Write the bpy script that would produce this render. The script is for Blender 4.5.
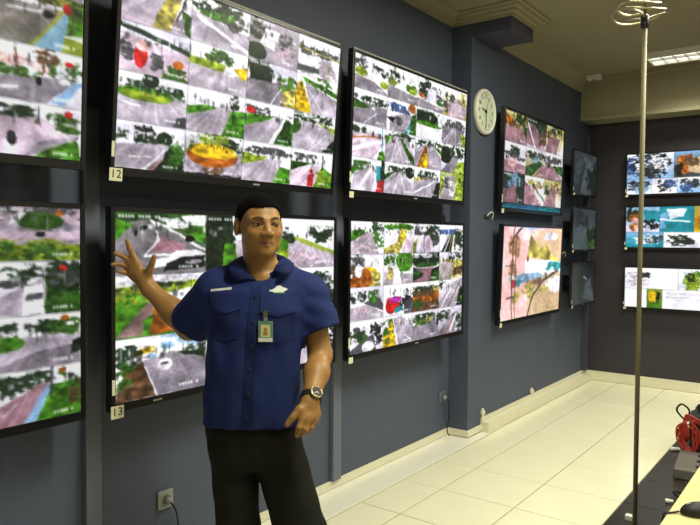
import bpy, bmesh, math, random
import numpy as np
from mathutils import Vector, Matrix

for o in list(bpy.data.objects): bpy.data.objects.remove(o)
SC = bpy.context.scene
COL = SC.collection
PI = math.pi
R_ = math.radians
random.seed(4)

# ------------------------------------------------------------------ camera
cd = bpy.data.cameras.new('camera'); cam = bpy.data.objects.new('camera', cd); COL.objects.link(cam)
cd.sensor_fit = 'HORIZONTAL'; cd.sensor_width = 36.0; cd.lens = 670.0 * 36 / 700; cd.clip_start = .05
ya, pt, ro = R_(36.85), R_(1.97), R_(.33)
Fv = Vector((-math.sin(ya)*math.cos(pt), math.cos(ya)*math.cos(pt), -math.sin(pt)))
Rv = Vector((math.cos(ya), math.sin(ya), 0)); Uv = Rv.cross(Fv)
R2 = Rv*math.cos(ro) + Uv*math.sin(ro); U2 = Uv*math.cos(ro) - Rv*math.sin(ro)
M3 = Matrix((R2, U2, -Fv)).transposed()
cam.matrix_world = Matrix.Translation((0, 0, 1.55)) @ M3.to_4x4()
SC.camera = cam
# ------------------------------------------------------------------ world, exposure
w = bpy.data.worlds.new('world'); SC.world = w; w.use_nodes = True
w.node_tree.nodes['Background'].inputs[0].default_value = (.75, .72, .6, 1)
w.node_tree.nodes['Background'].inputs[1].default_value = .05
vs = SC.view_settings
vs.view_transform = 'Standard'; vs.look = 'None'; vs.gamma = 1; vs.exposure = 0.0; vs.use_curve_mapping = False
# ------------------------------------------------------------------ ceiling tubes (light sources of the troffers)
TROFFERS = [(-.95, 6.77, 28, 120), (-.5, 4.1, 80, 180), (-.35, 1.7, 62, 180), (1.6, 4.1, 22, 160), (1.6, 1.4, 24, 160), (1.45, 6.77, 18, 120)]
for i, (lx, ly, pw, sp) in enumerate(TROFFERS):
    ld = bpy.data.lights.new('troffer_light', 'AREA'); ld.shape = 'RECTANGLE'; ld.size = 1.15; ld.size_y = .24
    ld.energy = pw; ld.color = (1, .965, .74); ld.spread = R_(sp)
    lo = bpy.data.objects.new('troffer_light', ld); lo.location = (lx, ly, 3.215); COL.objects.link(lo)

# ================================================================== helpers
def srgb(c):
    c = np.asarray(c, float)/255.
    return np.where(c <= .04045, c/12.92, ((c+.055)/1.055)**2.4)
_m = {}
def mat(name, rgb, rough=.5, metal=0., var=.12, scale=8., bump=0., bscale=60., coat=0., spec=.5, rgb2=None, detail=4):
    if name in _m: return _m[name]
    m = bpy.data.materials.new(name); m.use_nodes = True; nt = m.node_tree; b = nt.nodes['Principled BSDF']
    c = srgb(rgb); c2 = srgb(rgb2) if rgb2 else c*(1-var)
    tc = nt.nodes.new('ShaderNodeTexCoord'); nz = nt.nodes.new('ShaderNodeTexNoise'); nz.inputs['Scale'].default_value = scale; nz.inputs['Detail'].default_value = detail
    nt.links.new(tc.outputs['Object'], nz.inputs['Vector'])
    rp = nt.nodes.new('ShaderNodeValToRGB'); rp.color_ramp.elements[0].position = .35; rp.color_ramp.elements[1].position = .68
    rp.color_ramp.elements[0].color = (*c2, 1); rp.color_ramp.elements[1].color = (*c, 1)
    nt.links.new(nz.outputs['Fac'], rp.inputs[0]); nt.links.new(rp.outputs[0], b.inputs['Base Color'])
    b.inputs['Roughness'].default_value = rough; b.inputs['Metallic'].default_value = metal
    b.inputs['Coat Weight'].default_value = coat; b.inputs['Specular IOR Level'].default_value = spec
    if bump:
        n2 = nt.nodes.new('ShaderNodeTexNoise'); n2.inputs['Scale'].default_value = bscale; nt.links.new(tc.outputs['Object'], n2.inputs['Vector'])
        bp = nt.nodes.new('ShaderNodeBump'); bp.inputs['Strength'].default_value = bump; bp.inputs['Distance'].default_value = .01
        nt.links.new(n2.outputs['Fac'], bp.inputs['Height']); nt.links.new(bp.outputs[0], b.inputs['Normal'])
    _m[name] = m; return m
def emit(name, rgb, s):
    m = bpy.data.materials.new(name); m.use_nodes = True; b = m.node_tree.nodes['Principled BSDF']
    b.inputs['Base Color'].default_value = (.8, .8, .8, 1)
    b.inputs['Emission Color'].default_value = (*srgb(rgb), 1); b.inputs['Emission Strength'].default_value = s
    return m
def link(name, me, m, parent=None, smooth=False):
    o = bpy.data.objects.new(name, me); COL.objects.link(o)
    if m and not me.materials: me.materials.append(m)
    if parent: o.parent = parent
    if smooth:
        for p in me.polygons: p.use_smooth = True
    return o
def tag(o, label=None, cat=None, group=None, kind=None):
    if label: o['label'] = label
    if cat: o['category'] = cat
    if group: o['group'] = group
    if kind: o['kind'] = kind
    return o
def empty(name, loc, rot=(0, 0, 0)):
    o = bpy.data.objects.new(name, None); o.empty_display_size = .1; COL.objects.link(o); o.location = loc; o.rotation_euler = rot; return o
class MB:
    def __init__(s): s.v = []; s.f = []
    def add(s, v, f):
        n = len(s.v); s.v += [tuple(q) for q in v]; s.f += [tuple(i+n for i in q) for q in f]; return s
    def box(s, x0, x1, y0, y1, z0, z1):
        return s.add([(x0,y0,z0),(x1,y0,z0),(x1,y1,z0),(x0,y1,z0),(x0,y0,z1),(x1,y0,z1),(x1,y1,z1),(x0,y1,z1)],
                     [(0,3,2,1),(4,5,6,7),(0,1,5,4),(1,2,6,5),(2,3,7,6),(3,0,4,7)])
    def tube(s, pts, r, seg=10, smooth=6, cap=True):
        P = [Vector(p) for p in pts]
        if smooth and len(P) > 2:
            Q = []
            for i in range(len(P)-1):
                a, b, c, d = P[max(i-1,0)], P[i], P[i+1], P[min(i+2,len(P)-1)]
                for k in range(smooth):
                    t = k/smooth
                    Q.append(.5*((2*b)+(c-a)*t+(2*a-5*b+4*c-d)*t*t+(-a+3*b-3*c+d)*t**3))
            Q.append(P[-1]); P = Q
        n = len(P); v = []; f = []; up = None
        rr = r if isinstance(r, (list, tuple)) else [r, r]
        for i, p in enumerate(P):
            t = (P[min(i+1,n-1)]-P[max(i-1,0)]).normalized()
            if up is None: up = Vector((0,0,1)) if abs(t.z) < .9 else Vector((1,0,0))
            x = up.cross(t).normalized(); y = t.cross(x); up = y
            q = i/(n-1)*(len(rr)-1); k = min(int(q), len(rr)-2); ra = rr[k]+(rr[k+1]-rr[k])*(q-k)
            for j in range(seg):
                a = 2*PI*j/seg; v.append(p + (x*math.cos(a)+y*math.sin(a))*ra)
        for i in range(n-1):
            for j in range(seg):
                a = i*seg+j; b = i*seg+(j+1) % seg; f.append((a, b, b+seg, a+seg))
        if cap: f.append(tuple(range(seg-1,-1,-1))); f.append(tuple((n-1)*seg+j for j in range(seg)))
        return s.add(v, f)
    def lathe(s, prof, c=(0,0,0), seg=40, axis='z'):
        v = []; f = []; n = len(prof)
        for j in range(seg):
            a = 2*PI*j/seg
            for r, h in prof:
                q = (r*math.cos(a), r*math.sin(a), h)
                if axis == 'y': q = (q[0], -q[2], q[1])
                v.append((q[0]+c[0], q[1]+c[1], q[2]+c[2]))
        for j in range(seg):
            for i in range(n-1):
                a = j*n+i; b = ((j+1) % seg)*n+i; f.append((a, b, b+1, a+1))
        return s.add(v, f)
    def prism(s, poly, y0, y1):       # polygon in xz, extruded along y
        n = len(poly); v = [(x, y0, z) for x, z in poly]+[(x, y1, z) for x, z in poly]
        return s.add(v, [tuple(range(n)), tuple(range(2*n-1, n-1, -1))]+[(i, n+i, n+(i+1) % n, (i+1) % n) for i in range(n)])
    def mesh(s, name, bevel=0, seg=2):
        me = bpy.data.meshes.new(name); me.from_pydata(s.v, [], s.f)
        bm = bmesh.new(); bm.from_mesh(me); bmesh.ops.recalc_face_normals(bm, faces=bm.faces)
        if bevel:
            bmesh.ops.bevel(bm, geom=[e for e in bm.edges if len(e.link_faces) == 2 and e.calc_face_angle(0) > .5], offset=bevel, segments=seg, profile=.6, affect='EDGES')
        bm.to_mesh(me); bm.free(); me.update(); return me
    def build(s, name, m, parent=None, bevel=0, smooth=False, seg=2):
        return link(name, s.mesh(name, bevel, seg), m, parent, smooth)
def text_mesh(txt, size, extr=.0006):
    c = bpy.data.curves.new('lettering', 'FONT'); c.body = txt; c.size = size; c.align_x = 'CENTER'; c.align_y = 'CENTER'; c.extrude = extr; c.resolution_u = 3
    o = bpy.data.objects.new('tmp_text', c); COL.objects.link(o); bpy.context.view_layer.update()
    me = bpy.data.meshes.new_from_object(o.evaluated_get(bpy.context.evaluated_depsgraph_get()))
    bpy.data.objects.remove(o); bpy.data.curves.remove(c)
    me.transform(Matrix.Rotation(PI/2, 4, 'X'))      # stands in xz, faces -y
    return me

# ================================================================== materials
M_wall = mat('navy_grey_paint', (77, 85, 106), .62, var=.06, scale=3, bump=.05, bscale=90)
M_back = mat('dark_brown_navy_paint', (55, 51, 60), .65, var=.08, scale=3, bump=.05, bscale=90)
M_block = mat('dark_navy_paint', (72, 72, 92), .6, var=.06, scale=3)
M_ceil = mat('beige_ceiling_paint', (156, 150, 124), .85, var=.05, scale=2)
M_corn = mat('cream_plaster', (158, 152, 124), .8, var=.05, scale=3)
M_side = mat('plain_room_wall', (205, 202, 190), .8, var=.05, scale=2)
M_tile = mat('cream_floor_tile', (245, 243, 216), .22, var=.03, scale=5, coat=.15)
M_kerb = mat('white_border_tile', (242, 241, 228), .3, var=.03, scale=5)
M_grout = mat('grey_grout', (150, 145, 120), .8)
M_dark = mat('charcoal_floor_tile', (46, 41, 33), .3, var=.15, scale=4)
M_skirt = mat('white_skirting', (232, 228, 205), .4, var=.05, scale=7)
M_trunk = mat('grey_trunking', (104, 110, 128), .5, var=.05)
M_blk = mat('black_gloss_plastic', (20, 20, 24), .3, var=.2)
M_blkm = mat('black_matt_plastic', (16, 16, 18), .55, var=.2)
M_paper = mat('cream_paper', (232, 230, 196), .8, var=.04)
M_ink = mat('dark_ink', (40, 42, 46), .8)
M_white = mat('white_plastic', (236, 236, 228), .4, var=.04)
M_greyp = mat('grey_plastic', (150, 150, 150), .5, var=.05)
M_clock = mat('pale_green_white_dial', (222, 234, 212), .5, var=.02)
M_chrome = mat('brushed_steel', (180, 172, 140), .32, 1.0, var=.1)
M_red = mat('red_cable', (150, 40, 24), .45, var=.1)
M_wood = mat('pale_wood_laminate', (226, 212, 158), .35, var=.06, scale=6)

# ================================================================== structure
X, XR, YP, YB, ZC = -2.54, -2.37, 4.70, 7.58, 3.28
XE, YF = 3.0, -2.6
def struct(name, mb, m, label, cat, bevel=0):
    return tag(mb.build(name, m, None, bevel), label, cat, kind='structure')
struct('wall_left', MB().box(X-.2, X, YF, YP, -.1, ZC), M_wall, 'long dark navy grey wall carrying the two rows of large screens', 'wall')
struct('wall_pier', MB().box(X-.2, XR, YP, YB+.2, -.1, ZC), M_wall, 'forward stepping navy grey wall section behind the wall clock', 'wall')
struct('wall_back', MB().box(XR, XE, YB, YB+.2, -.1, ZC), M_back, 'very dark far end wall behind the three stacked small screens', 'wall')
struct('wall_right', MB().box(XE, XE+.2, YF, YB, -.1, ZC), M_side, 'plain wall on the far right side of the room', 'wall')
struct('wall_front', MB().box(X, XE, YF-.2, YF, -.1, ZC), M_side, 'plain wall behind the viewpoint', 'wall')
struct('ceiling', MB().box(X-.2, XE+.2, YF-.2, YB+.2, ZC, ZC+.15), M_ceil, 'dim beige flat ceiling over the control room', 'ceiling')
struct('ceiling_beam', MB().box(XR+.001, XE, 7.27, YB-.001, 2.83, ZC-.001), M_corn, 'pale beam running under the ceiling at the far wall', 'beam', .004)
struct('wall_block', MB().box(X+.001, -2.05, YP+.002, 5.12, 3.11, ZC-.001), M_block, 'dark navy block jutting from the wall under the ceiling', 'beam', .003)
def sweep(name, prof, path, m, label):
    P = [Vector((a, b)) for a, b in path]; v = []; f = []; k = len(prof)
    for i, p in enumerate(P):
        def nrm(a, b): t = (b-a).normalized(); return Vector((t.y, -t.x))
        n0 = nrm(P[i-1], p) if i else nrm(p, P[i+1]); n1 = nrm(p, P[i+1]) if i < len(P)-1 else n0
        mm = (n0+n1); mm = mm/(mm.length_squared/2)
        for o, z in prof: v.append((p.x+mm.x*o, p.y+mm.y*o, z))
    for i in range(len(P)-1):
        for j in range(k): f.append((i*k+j, i*k+(j+1) % k, (i+1)*k+(j+1) % k, (i+1)*k+j))
    f += [tuple(range(k)), tuple((len(P)-1)*k+j for j in range(k))]
    return struct(name, MB().add(v, f), m, label, 'cornice')
pro = [(.001, 3.205), (.018, 3.205), (.022, 3.222), (.05, 3.228), (.055, 3.244), (.085, 3.25), (.09, 3.266), (.115, 3.268), (.115, ZC-.001), (.001, ZC-.001)]
sweep('trim_1', pro, [(X, YF), (X, YP+.002), (-2.05, YP+.002), (-2.05, 5.12), (XR, 5.12)], M_corn, 'stepped cream cornice along the wall top and round the dark block')
pro2 = [(.001, 3.135), (.012, 3.135), (.018, 3.16), (.03, 3.19), (.05, 3.225), (.08, 3.26), (.10, ZC-.001), (.001, ZC-.001)]
sweep('trim_2', pro2, [(XR, 5.24), (XR, 7.269)], M_corn, 'cream cornice above the clock wall running to the beam')
struct('trim_3', MB().box(XR+.002, XE, 7.235, 7.269, 3.235, ZC-.001), M_corn, 'narrow cream moulding where the beam meets the ceiling', 'cornice', .006)
struct('trim_4', MB().box(XR+.002, XE, 7.255, 7.269, 2.83, 2.865), M_corn, 'narrow cream lip along the lower edge of the beam', 'cornice', .003)
struct('baseboard_left', MB().box(X, X+.012, YF, YP, .012, .062), M_skirt, 'low cream skirting under the long screen wall', 'skirting', .002)
struct('baseboard_pier', MB().box(XR, XR+.012, YP, 4.93, .012, .062).box(X+.012, XR+.012, YP-.012, YP, .012, .062), M_skirt, 'low cream skirting round the corner of the stepped wall', 'skirting')
struct('baseboard_plinth', MB().box(XR, XR+.075, 4.93, YB-.013, .0, .085).box(XR, XR+.02, 4.93, YB-.013, .085, .118), M_skirt, 'white boxed plinth along the foot of the clock wall', 'skirting', .003)
struct('baseboard_back', MB().box(XR, XE, YB-.013, YB, 0, .105), M_skirt, 'pale skirting along the foot of the far dark wall', 'skirting', .003)
# floor and its tiles
fl = struct('floor', MB().box(X-.2, XE+.2, YF-.2, YB+.2, -.12, -.004), M_grout, 'pale tiled floor with a charcoal tiled zone on the right', 'floor')
xs = [X+.001, -2.282, -2.01, -1.533, -1.056] + [-1.056+.477*k for k in range(1, 7)]
ys = [3.645+.477*k for k in range(-9, 9)] + [YB-.014]
tm = {}
for j in range(len(ys)-1):
    for i in range(len(xs)-1):
        x0, x1, y0, y1 = xs[i], xs[i+1], ys[j], ys[j+1]
        if i == 0: continue
        wd, dp = x1-x0, y1-y0; dk = i > 3; top = .012 if i == 0 else 0
        key = (round(wd, 3), round(dp, 3), dk, top); g = .0028
        if key not in tm:
            tm[key] = MB().box(g, wd-g, g, dp-g, -.004, top).mesh('tile', .0018, 1); tm[key].materials.append(M_dark if dk else (M_kerb if i == 0 else M_tile))
        t = bpy.data.objects.new('tile', tm[key]); COL.objects.link(t); t.parent = fl; t.location = (x0, y0, 0)

for a, b, c, d in ((X+.001, -2.284, YF+.01, 1.2), (X+.001, -2.284, 1.2, YP-.013), (XR+.014, -2.284, YP-.013, 4.928), ):
    MB().box(a, b, c+.001, d-.001, -.004, .008).build('border_tile', M_kerb, fl, .002, seg=1)
MB().box(XR+.077, -2.284, 4.93, YB-.015, -.004, .0).build('border_tile', M_kerb, fl)
# ================================================================== ceiling troffers
def troffer(lx, ly, label):
    t = tag(empty('ceiling_light', (lx, ly, ZC)), label, 'ceiling light', 'recessed louvred ceiling lights')
    L, W = 1.24, .31
    MB().box(-L/2, L/2, -W/2, -W/2+.015, -.055, -.001).box(-L/2, L/2, W/2-.015, W/2, -.055, -.001).box(-L/2, -L/2+.015, -W/2+.015, W/2-.015, -.055, -.001).box(L/2-.015, L/2, -W/2+.015, W/2-.015, -.055, -.001).build('frame', M_white, t)
    MB().box(-L/2+.015, L/2-.015, -W/2+.015, W/2-.015, -.008, -.001).build('reflector', M_tube, t)
    for s in (-.075, .075): MB().tube([(-L/2+.03, s, -.03), (L/2-.03, s, -.03)], .013, 10, 0).build('fluorescent_tube', M_tube, t)
    for k in range(11):
        x = -L/2+.1*(k+1)+.02
        MB().prism([(x-.012, -.012), (x+.012, -.012), (x+.002, -.052), (x-.002, -.052)], -W/2+.016, W/2-.016).build('louvre_blade', M_louv, t)
    MB().prism([(-.01, -.012), (.01, -.012), (.002, -.052), (-.002, -.052)], -L/2+.016, L/2-.016).build('louvre_rail', M_louv, t).rotation_euler = (0, 0, PI/2)
M_tube = emit('lit_fluorescent', (255, 252, 235), 1.6)
M_louv = mat('bright_aluminium_louvre', (215, 215, 205), .3, .6, var=.05)
tl = ['lit louvred ceiling light nearest the far beam', 'louvred ceiling light over the middle of the floor', 'louvred ceiling light over the standing man', 'louvred ceiling light over the middle right aisle',
      'louvred ceiling light near the right front', 'louvred ceiling light at the far right end']
for (lx, ly, pw, _), lb in zip(TROFFERS, tl): troffer(lx, ly, lb)

# ================================================================== screen pictures (flat print on the screens)
PAL = dict(W=(252,250,255), S=(226,222,236), R=(146,138,148), r=(184,174,186), p=(212,190,206), P=(176,134,146), G=(92,150,46), g=(66,112,44), D=(38,62,42), K=(24,27,30),
           Y=(222,190,40), O=(188,116,44), B=(118,90,66), T=(40,160,172), E=(204,44,48), U=(74,104,160), L=(158,178,58), y=(196,184,104), A=(92,92,98), m=(190,60,170), k=(56,60,66),
           t=(222,196,160), i=(250,206,206), o=(196,150,116), b=(150,190,225), n=(44,52,58), q=(86,98,104), h=(112,124,126))
rng = np.random.default_rng(7)
def noise2(h, w, n):
    a = rng.random((n+2, n+2)); yy = np.linspace(0, n, h); xx = np.linspace(0, n, w); y0 = yy.astype(int); x0 = xx.astype(int); fy = (yy-y0)[:, None]; fx = (xx-x0)[None]
    return (a[y0][:, x0]*(1-fy)*(1-fx)+a[y0+1][:, x0]*fy*(1-fx)+a[y0][:, x0+1]*(1-fy)*fx+a[y0+1][:, x0+1]*fy*fx)
def inpoly(xx, yy, P):
    c = np.zeros(xx.shape, bool)
    for (x0, y0), (x1, y1) in zip(P, P[1:]+P[:1]):
        if y0 == y1: continue
        c ^= ((yy < y0) != (yy < y1)) & (xx < (x1-x0)*(yy-y0)/(y1-y0)+x0)
    return c
def dist_line(xx, yy, P):
    d = np.full(xx.shape, 9.)
    for (x0, y0), (x1, y1) in zip(P, P[1:]):
        dx, dy = x1-x0, y1-y0; t = np.clip(((xx-x0)*dx+(yy-y0)*dy)/(dx*dx+dy*dy+1e-9), 0, 1); d = np.minimum(d, np.hypot(xx-x0-t*dx, yy-y0-t*dy))
    return d
def paint(img, rc, code, asp=1.6, stamp=True):
    H, W_ = img.shape[:2]; a, b, c, d = int(round(rc[0]*W_)), int(round(rc[1]*H)), int(round(rc[2]*W_)), int(round(rc[3]*H))
    v = img[b:d, a:c]; h, w_ = v.shape[:2]
    yy, xx = np.mgrid[0:h, 0:w_]; xx = (xx+.5)/w_; yy = (yy+.5)/h
    xw = xx+(noise2(h, w_, 7)-.5)*.03+(noise2(h, w_, 30)-.5)*.012; yw = yy+(noise2(h, w_, 9)-.5)*.03+(noise2(h, w_, 33)-.5)*.012
    ang = np.arctan2(xx-.52-(rng.random()-.5)*.4, yy-.16); streak = np.interp(ang, np.linspace(-3.2, 3.2, 90), rng.random(90))
    lum = .84+.34*noise2(h, w_, 4)                       # uneven daylight in the pictures
    for st in code.split(';'):
        s = st.split()
        if not s: continue
        P = [tuple(float(q) for q in e.split(',')) for e in s[2:]] if s[0] in 'pef' else []
        col = np.array(PAL[s[1]], float)
        if s[0] == 'g': v[:] = col+(np.array(PAL[s[2]], float)-col)*yy[..., None]
        elif s[0] == 'p':
            k = inpoly(xw, yw, P)
            if s[1] in 'RrpP': t = (lum*(.93+.20*(streak-.5)+.16*(noise2(h, w_, 9)-.35)))[..., None]; v[k] = np.minimum(v*.14+col*t*.9, 255)[k]
            elif s[1] in 'GgDLyYOB': t = (.62+.75*noise2(h, w_, 16))[..., None]; v[k] = np.minimum(col*t, 255)[k]
            else: v[k] = (v*.1+col*.9)[k]
        elif s[0] == 'e': cx, cy, rx, ry = P[0]; k = ((xw-cx)/rx)**2+((yw-cy)/ry)**2 < 1; t = (.75+.5*noise2(h, w_, 14))[..., None]; v[k] = np.minimum(col*t, 255)[k]
        elif s[0] == 'f':
            x0, y0, x1, y1 = P[0]; e = ((xx-(x0+x1)/2)/((x1-x0)/2+1e-6))**4+((yy-(y0+y1)/2)/((y1-y0)/2+1e-6))**4
            n = noise2(h, w_, 9)*.45+noise2(h, w_, 21)*.35+noise2(h, w_, 37)*.2; al = (np.clip((n-(.34+.2*e))*7, 0, .92)*(e < 1.2))[..., None]
            lt = col+np.array((60, 62, 40))*(.35 if s[1] in 'DgGK' else .2); t = noise2(h, w_, 33)[..., None]; cc = (col*.75)*(1-t)+lt*1.1*t
            v[:] = v*(1-al)+cc*al
        elif s[0] == 'l':
            P = [tuple(float(q) for q in e.split(',')) for e in s[3:]]; q = dist_line(xw, yw/asp, [(x, y/asp) for x, y in P]); al = np.clip((float(s[2])*.62-q)*90, 0, .88)[..., None]; v[:] = v*(1-al)+col*al
    if stamp:                                            # far clutter along the skyline: trunks, poles, kerbs, cars
        for q in range(20):
            cx, cy = rng.random(), .2+.18*rng.random(); ww, hh = .006+.03*rng.random(), .015+.06*rng.random()
            if q % 3 == 0: ww *= .35; hh *= 2.2
            al = (np.exp(-((xx-cx)/ww)**4-((yy-cy)/hh)**4)*(.35+.5*rng.random()))[..., None]
            cc = np.array([(34, 40, 36), (70, 86, 60), (245, 245, 250), (110, 104, 108), (52, 50, 54)][int(rng.integers(5))], float); v[:] = v*(1-al)+cc*al
    v *= (.88+.2*noise2(h, w_, 5))[..., None]; v += ((noise2(h, w_, 44)-.5)*30+(noise2(h, w_, 14)-.5)*22)[..., None]
    if stamp:
        for x0, y0, n in ((.04, .05, 13), (.68, .87, 7)):
            for k in range(n):
                if k in (5, 10): continue
                q = x0+k*.034; z = v[int(y0*h):int((y0+.04)*h)+1, int(q*w_):int((q+.02)*w_)+1]; z[:] = z*.3+.7*np.array((250, 250, 250))
    v[:, :1] *= .5; v[:1] *= .6
def soften(im, n=1):
    for _ in range(n):
        p = np.pad(im, ((1, 1), (1, 1), (0, 0)), 'edge'); im = (p[:-2, 1:-1]+p[2:, 1:-1]+p[1:-1, :-2]+p[1:-1, 2:]+4*p[1:-1, 1:-1])/8
    return im
ROADS = ["g W S;f D 0,.1,1,.4;p r 0,.6 .45,.3 .65,.3 1,.8 1,1 0,1;l W .02 .5,.35 .3,1;p G 0,.4 .4,.3 0,.6",
         "g W S;f g 0,.1,1,.4;p R 0,.4 1,.35 1,1 0,1;e G .4,.45,.35,.12;l W .02 .1,.9 .9,.6"]
T12 = ["g W p;p r 0,.55 .5,.3 .7,.2 .45,1 0,.9;p y .62,.3 .85,.25 .7,1 .42,1;p W 0,0 .8,0 .6,.3 0,.6;f g .75,-.1,1.05,.2;l K .025 .95,0 .78,.75;p g .85,.45 1,.55 1,1 .9,.95;p r .75,.75 .9,.6 .92,1 .7,1",
 "g W S;f D 0,.0,.9,.5;p G .1,.3 .7,.2 .75,.4 .2,.45;p r 0,.35 .6,.5 1,.55 1,1 0,1;f A .6,.35,1,.6;l W .05 .1,.45 1,.95",
 "g r r;f K 0,0,.4,.5;f A .5,.2,.9,.8;e D .15,.8,.2,.2;p W .3,.2 .6,.2 .5,.7 .2,.6;f p .5,.4,1,1",
 "g W W;f A 0,.25,1,.5;f D .1,.2,.5,.4;l y .03 0,.35 1,.4;f r 0,.5,1,1;p W .1,.6 .4,.5 .5,.7 .1,.8;p A 0,.8 .5,.75 .5,.9 0,.95;p r .6,.5 .8,.5 .75,1 .6,1;l y .03 .65,.6 .8,1",
 "g S W;l D .06 0,.1 1,.35;p p 0,.25 1,.4 1,1 0,1;e E .3,.65,.09,.25;f A .0,.4,.2,.8;f A .42,.5,.62,.9;e i .32,.45,.1,.12;f g .6,.7,1,1.05;e O .85,.65,.08,.1",
 "g W W;f g .2,.05,.8,.4;p L 0,.35 .6,.35 .6,.55 0,.5;p r 0,.5 1,.55 1,1 0,1;e W .7,.5,.12,.1;p Y .75,.4 1,.3 1,.6 .9,.6",
 "g S W;p D .05,.15 .5,.15 .5,.5 .05,.5;f D 0,0,.5,.3;p R 0,.5 .5,.45 .9,.4 .7,1 0,1;f G .6,.2,1,.7;p y .75,.6 1,.5 1,1 .7,1;l W .02 .7,.55 .5,1",
 "g W W;p G .1,.05 1,.3 1,.45 .2,.2;f g .3,0,.9,.25;p r .2,.2 1,.5 1,1 .4,1;p Y 0,.3 .15,.2 .4,1 0,1;l W .02 .3,.4 .7,1",
 "g W S;p r 0,.3 1,.35 1,1 0,1;e G .4,.42,.4,.15;e D .45,.12,.12,.15;f D 0,.15,1,.32;f g .6,.2,1,.45;e L .4,.45,.36,.1;l W .03 0,.6 .3,.68;p A .85,.8 1,.75 1,1 .8,1",
 "g W W;p r 0,.6 .5,.35 .8,.25 .6,1 0,1;p G 0,.45 .35,.35 .5,.4 0,.65;p G .6,1 .75,.4 1,.35 1,1;f D .7,.0,.9,.35;l K .02 .78,.2 .8,.7;f S .2,.2,.6,.35",
 "g W W;f A 0,.1,.5,.35;e E .12,.25,.09,.08;p G 0,.35 .6,.3 .5,.4 0,.65;p r 0,.65 .6,.35 .8,.3 .5,1 0,1;p g .85,.3 1,.4 1,1 .6,1;l K .02 .9,.3 .9,.7",
 "g W W;f D 0,0,1,.25;p r 0,.2 1,.35 1,1 0,1;e g .05,.4,.12,.2;p L .5,.2 1,.3 1,.45;l W .02 .8,.5 .4,1;p D .85,.8 1,.6 1,1 .7,1",
 "g S W;f D 0,.2,.7,.45;f K .25,.05,.6,.2;e D .7,.3,.12,.15;p r 0,.5 .7,.4 .8,.45 .5,1 0,1;p D .8,.4 1,.5 1,1 .55,1;f g .75,.3,1,1;l W .02 .2,.75 .5,.7;l W .025 .7,.55 .4,1;p P .62,.75 .7,.7 .55,1 .42,1",
 "g W D;f D 0,0,1,.4;e r .5,.72,.6,.35;e O .48,.5,.45,.28;e Y .48,.4,.42,.17;f L .25,-.05,.75,.3;f B .3,.75,.7,.95;p K .0,.93 1,.95 1,1 0,1",
 "g W W;f A 0,.1,1,.3;p L 0,.3 .5,.35 .4,.45 0,.6;p r 0,.6 .5,.4 .8,.4 .65,1 0,1;p G .75,.55 1,.6 1,1 .65,1",
 "g W W;f A 0,.1,.6,.3;p g 0,.35 .5,.35 0,.6;p p 0,.6 .5,.4 .7,.4 .55,1 0,1;p G .75,.4 1,.6 1,1 .55,1;f L .6,.5,1,1;p E .42,.65 .55,.6 .55,1 .4,1;e E .48,.55,.04,.06;l D .03 .75,.1 .75,.5"]
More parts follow.
